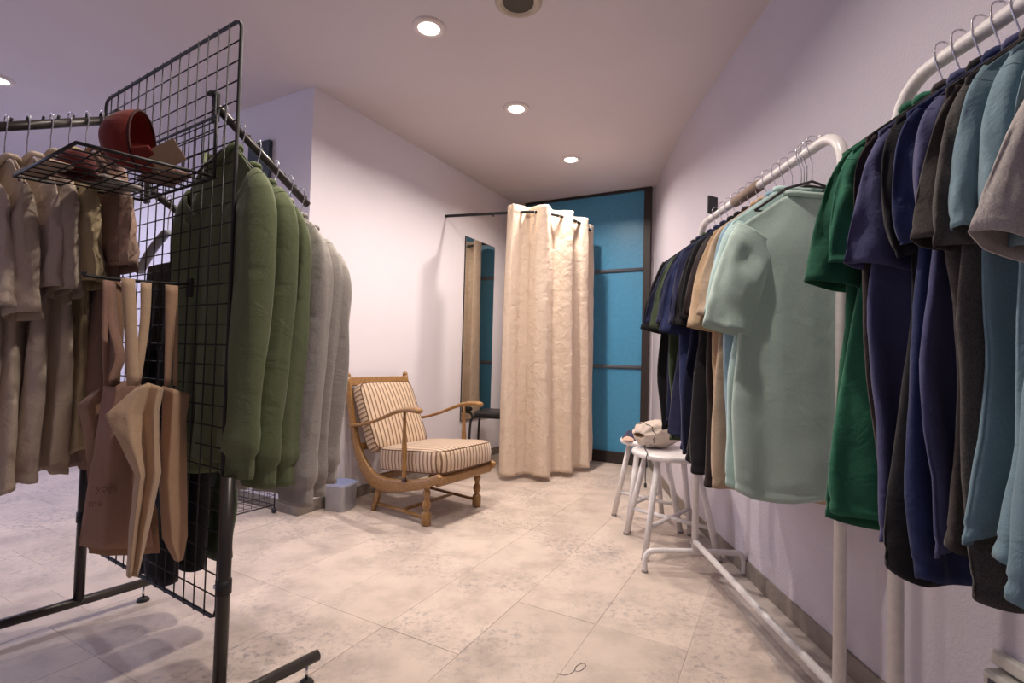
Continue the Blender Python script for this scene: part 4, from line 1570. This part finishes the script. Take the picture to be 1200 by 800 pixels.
# each: depth, rows (y, [(x, offset)...])
tote('dusty pink canvas tote bag hanging broad side out, with faint raised lettering', T_PINK, 1.640,
     [(450, [(122, .02), (135, -.005), (150, .0), (170, .015)], lambda u: 4 * sin(u * 7)), (500, [(114, .02), (132, -.012), (150, .0), (168, .018)]),
      (580, [(101, .015), (125, -.010), (146, .004), (172, .02)]), (641, [(92, .015), (122, -.008), (146, .006), (180, .024)], lambda u: 3 * u)],
     [([(124, 328, .0), (123, 390, .01), (124, 452, .004)], (.012, .012, .2, .9)), ([(130, 328, .02), (133, 380, .02), (141, 420, .02), (128, 448, .012)], (.030, .020, .9, .3))], seed=1)
tote('light tan canvas tote bag folded open in the middle, ending in a low pointed tip', T_LIGHT, 1.560,
     [(449, [(158, -.01), (166, -.02), (176, .02), (187, .0), (193, .03)], lambda u: 12 * abs(u - .45)), (485, [(123, -.02), (150, -.03), (168, .02), (180, -.01), (188, .04)]),
      (520, [(141, -.02), (155, -.03), (169, .02), (180, -.01), (188, .04)]), (556, [(158, -.005), (164, -.02), (172, .015), (181, -.015), (190, .03)]),
      (620, [(151, .0), (156, -.02), (163, .01), (168, -.015), (176, .02)]), (674, [(148, .0), (151, -.015), (156, .0), (160, -.01), (163, .015)])],
     [([(150, 326, .0), (153, 380, .0), (156, 452, .0)], (.028, .026, .1, .1)), ([(172, 330, .02), (170, 380, .02), (160, 450, .01)], (.024, .020, .3, .5))], seed=2)
tote('tan canvas tote bag at the right, its corner turned out towards the grid', T_TAN, 1.610,
     [(452, [(190, .0), (203, -.02), (213, .0), (225, .03)], lambda u: 10 * u), (490, [(190, .0), (200, -.025), (210, -.005), (220, .03)]),
      (560, [(186, .0), (196, -.018), (209, .0), (220, .02)]), (630, [(190, .0), (200, -.018), (212, .0), (221, .02)]), (656, [(204, .0), (208, -.012), (212, .0), (215, .01)])],
     [([(201, 334, .0), (199, 390, .0), (196, 452, .0)], (.028, .014, .1, .2)), ([(207, 334, .015), (207, 390, .015), (206, 452, .01)], (.010, .010, .2, .2))], seed=3)
tote('brown canvas tote bag behind the pink one, mouth gaping to the left', T_BROWN, 1.685,
     [(446, [(108, .02), (118, -.01), (124, .0), (150, .02)], lambda u: 14 * (1 - u)), (476, [(89, .02), (103, -.01), (118, .0), (150, .02)]),
      (520, [(100, .02), (112, .0), (130, .0), (160, .02)]), (600, [(104, .015), (125, .0), (150, .0), (185, .02)]), (650, [(104, .015), (125, .0), (150, .0), (188, .02)])],
     [([(138, 330, .0), (140, 390, .0), (136, 450, .0)], (.024, .016, .8, .3))], seed=4)

pink = [o for o in col.objects if o.name.startswith('tote_bag') and 'pink canvas tote bag hanging' in o.get('label', '')][0]
d0 = Vector((-.63, .776, 0)).normalized()
base = EYE + d0 * 1.640


def emboss(txt, x0, y0, x1):
    cu = bpy.data.curves.new('lettering', 'FONT')
    cu.body = txt
    cu.size = 1.0
    cu.extrude = .004
    tmp = bpy.data.objects.new('lettering', cu)
    me = bpy.data.meshes.new_from_object(tmp)
    bpy.data.objects.remove(tmp)
    xs = [v.co.x for v in me.vertices]
    w = max(xs) - min(xs)
    P0 = on_plane(x0, y0, (base.x, base.y, 0), d0)
    P1 = on_plane(x1, y0 - 1, (base.x, base.y, 0), d0)
    ax = (P1 - P0)
    k = ax.length / w
    ax.normalize()
    up = Vector((0, 0, 1))
    off = -d0 * .024
    vs = [P0 + ax * (v.co.x - min(xs)) * k + up * v.co.y * k * 1.1 + off - d0 * (v.co.z * .35) for v in me.vertices]
    fs = [tuple(p.vertices) for p in me.polygons]
    MB().add(vs, fs).build('lettering', cloth('pink_stitching', (.27, .15, .11), wrinkle=.1), pink)


emboss('yoga', 112, 574, 137)
emboss('me', 104, 591, 120)

# ------------------------------------------------------------------ low rolling wire basket behind the sweatshirts
P_b = Vector((-1.43, 3.03, 0))
bd = W(-1, 0) - W(0, 0)                    # to the left along the far wall
bn = W(0, 1) - W(0, 0)
P_b = EYE + (ray(321, 601)) * (-1 / ray(321, 601).z)
P_b.z = 0
bas = thing('wire_basket', 'low black wire basket on castors behind the green sweatshirts', 'basket', P_b + bd * .3 - bn * .0)
toC = Vector((-.30, -.80, 0)).normalized()
e1, e2 = bd * .60, Vector((-.52, -.85, 0)).normalized() * .34
def bp_(a, c_, z):
    return P_b + e1 * a + e2 * c_ + Vector((0, 0, z))
MB().tube([bp_(0, 0, .05), bp_(1, 0, .05), bp_(1, 1, .05), bp_(0, 1, .05)], .004, 6, closed=True).build('base_frame', M_BLACK, bas, smooth=True)
MB().tube([bp_(0, 0, .40), bp_(1, 0, .40), bp_(1, 1, .40), bp_(0, 1, .40)], .004, 6, closed=True).build('top_frame', M_BLACK, bas, smooth=True)
for a, c_ in ((0, 0), (1, 0), (1, 1), (0, 1)):
    MB().tube([bp_(a, c_, .03), bp_(a, c_, .40)], .004, 6).build('corner_post', M_BLACK, bas, smooth=True)
    o = MB().tube([bp_(a, c_, .0165) - e2.normalized() * .007, bp_(a, c_, .0165) + e2.normalized() * .007], .0165, 16).build('castor', M_BVINYL, bas, smooth=True)
for i in range(1, 12):
    a = i / 12
    MB().tube([bp_(a, 0, .40), bp_(a, 0, .05), bp_(a, 1, .05), bp_(a, 1, .40)], .0016, 5).build('wire', M_BLACK, bas, smooth=True)
for i in range(1, 7):
    c_ = i / 7
    MB().tube([bp_(0, c_, .40), bp_(0, c_, .05), bp_(1, c_, .05), bp_(1, c_, .40)], .0016, 5).build('wire', M_BLACK, bas, smooth=True)
for i in range(1, 6):
    z = .05 + .35 * i / 6
    MB().tube([bp_(0, 0, z), bp_(1, 0, z), bp_(1, 1, z), bp_(0, 1, z)], .0016, 5, closed=True).build('wire', M_BLACK, bas, smooth=True)

# ------------------------------------------------------------------ socket trunking low on the right wall
M_PLAS = plain('cream_plastic', (.62, .60, .55), .35)
px_ = 1.124
t = thing('wall_socket', 'cream surface socket below cable trunking at the lower right corner', 'socket', (px_, 1.13, .33))
MB().box((px_ - .011, .89, .352), (.022, .55, .030), bev=.004).build('trunking', M_PLAS, t)
o = MB().box((px_ - .022, 1.05, .292), (.044, .22, .075), bev=.006).build('socket_box', M_PLAS, t)
MB().box((px_ - .0455, 1.125, .292), (.003, .035, .045), bev=.001).build('switch', plain('dark_switch', (.06, .06, .07), .4), o)
MB().tube([(px_ - .044, 1.085, .292), (px_ - .048, 1.085, .292)], .016, 16).build('outlet', plain('white_outlet', (.7, .7, .7), .4), o, smooth=True)

# small dark fossils set in the limestone
M_FOS = plain('dark_fossil', (.09, .08, .09), .5)
for k, pl in enumerate((
        [(653, 789), (662, 791), (672, 787), (676, 780), (684, 777), (686, 781), (680, 786), (674, 786)],)):
    q = [EYE + ray(x, y) * (-1 / ray(x, y).z) for x, y in pl]
    for p in q:
        p.z = .0004
    o = MB().tube(spline(q, 4), .0016, 5, flat=.35).build('fossil_mark', M_FOS, floor, smooth=True)
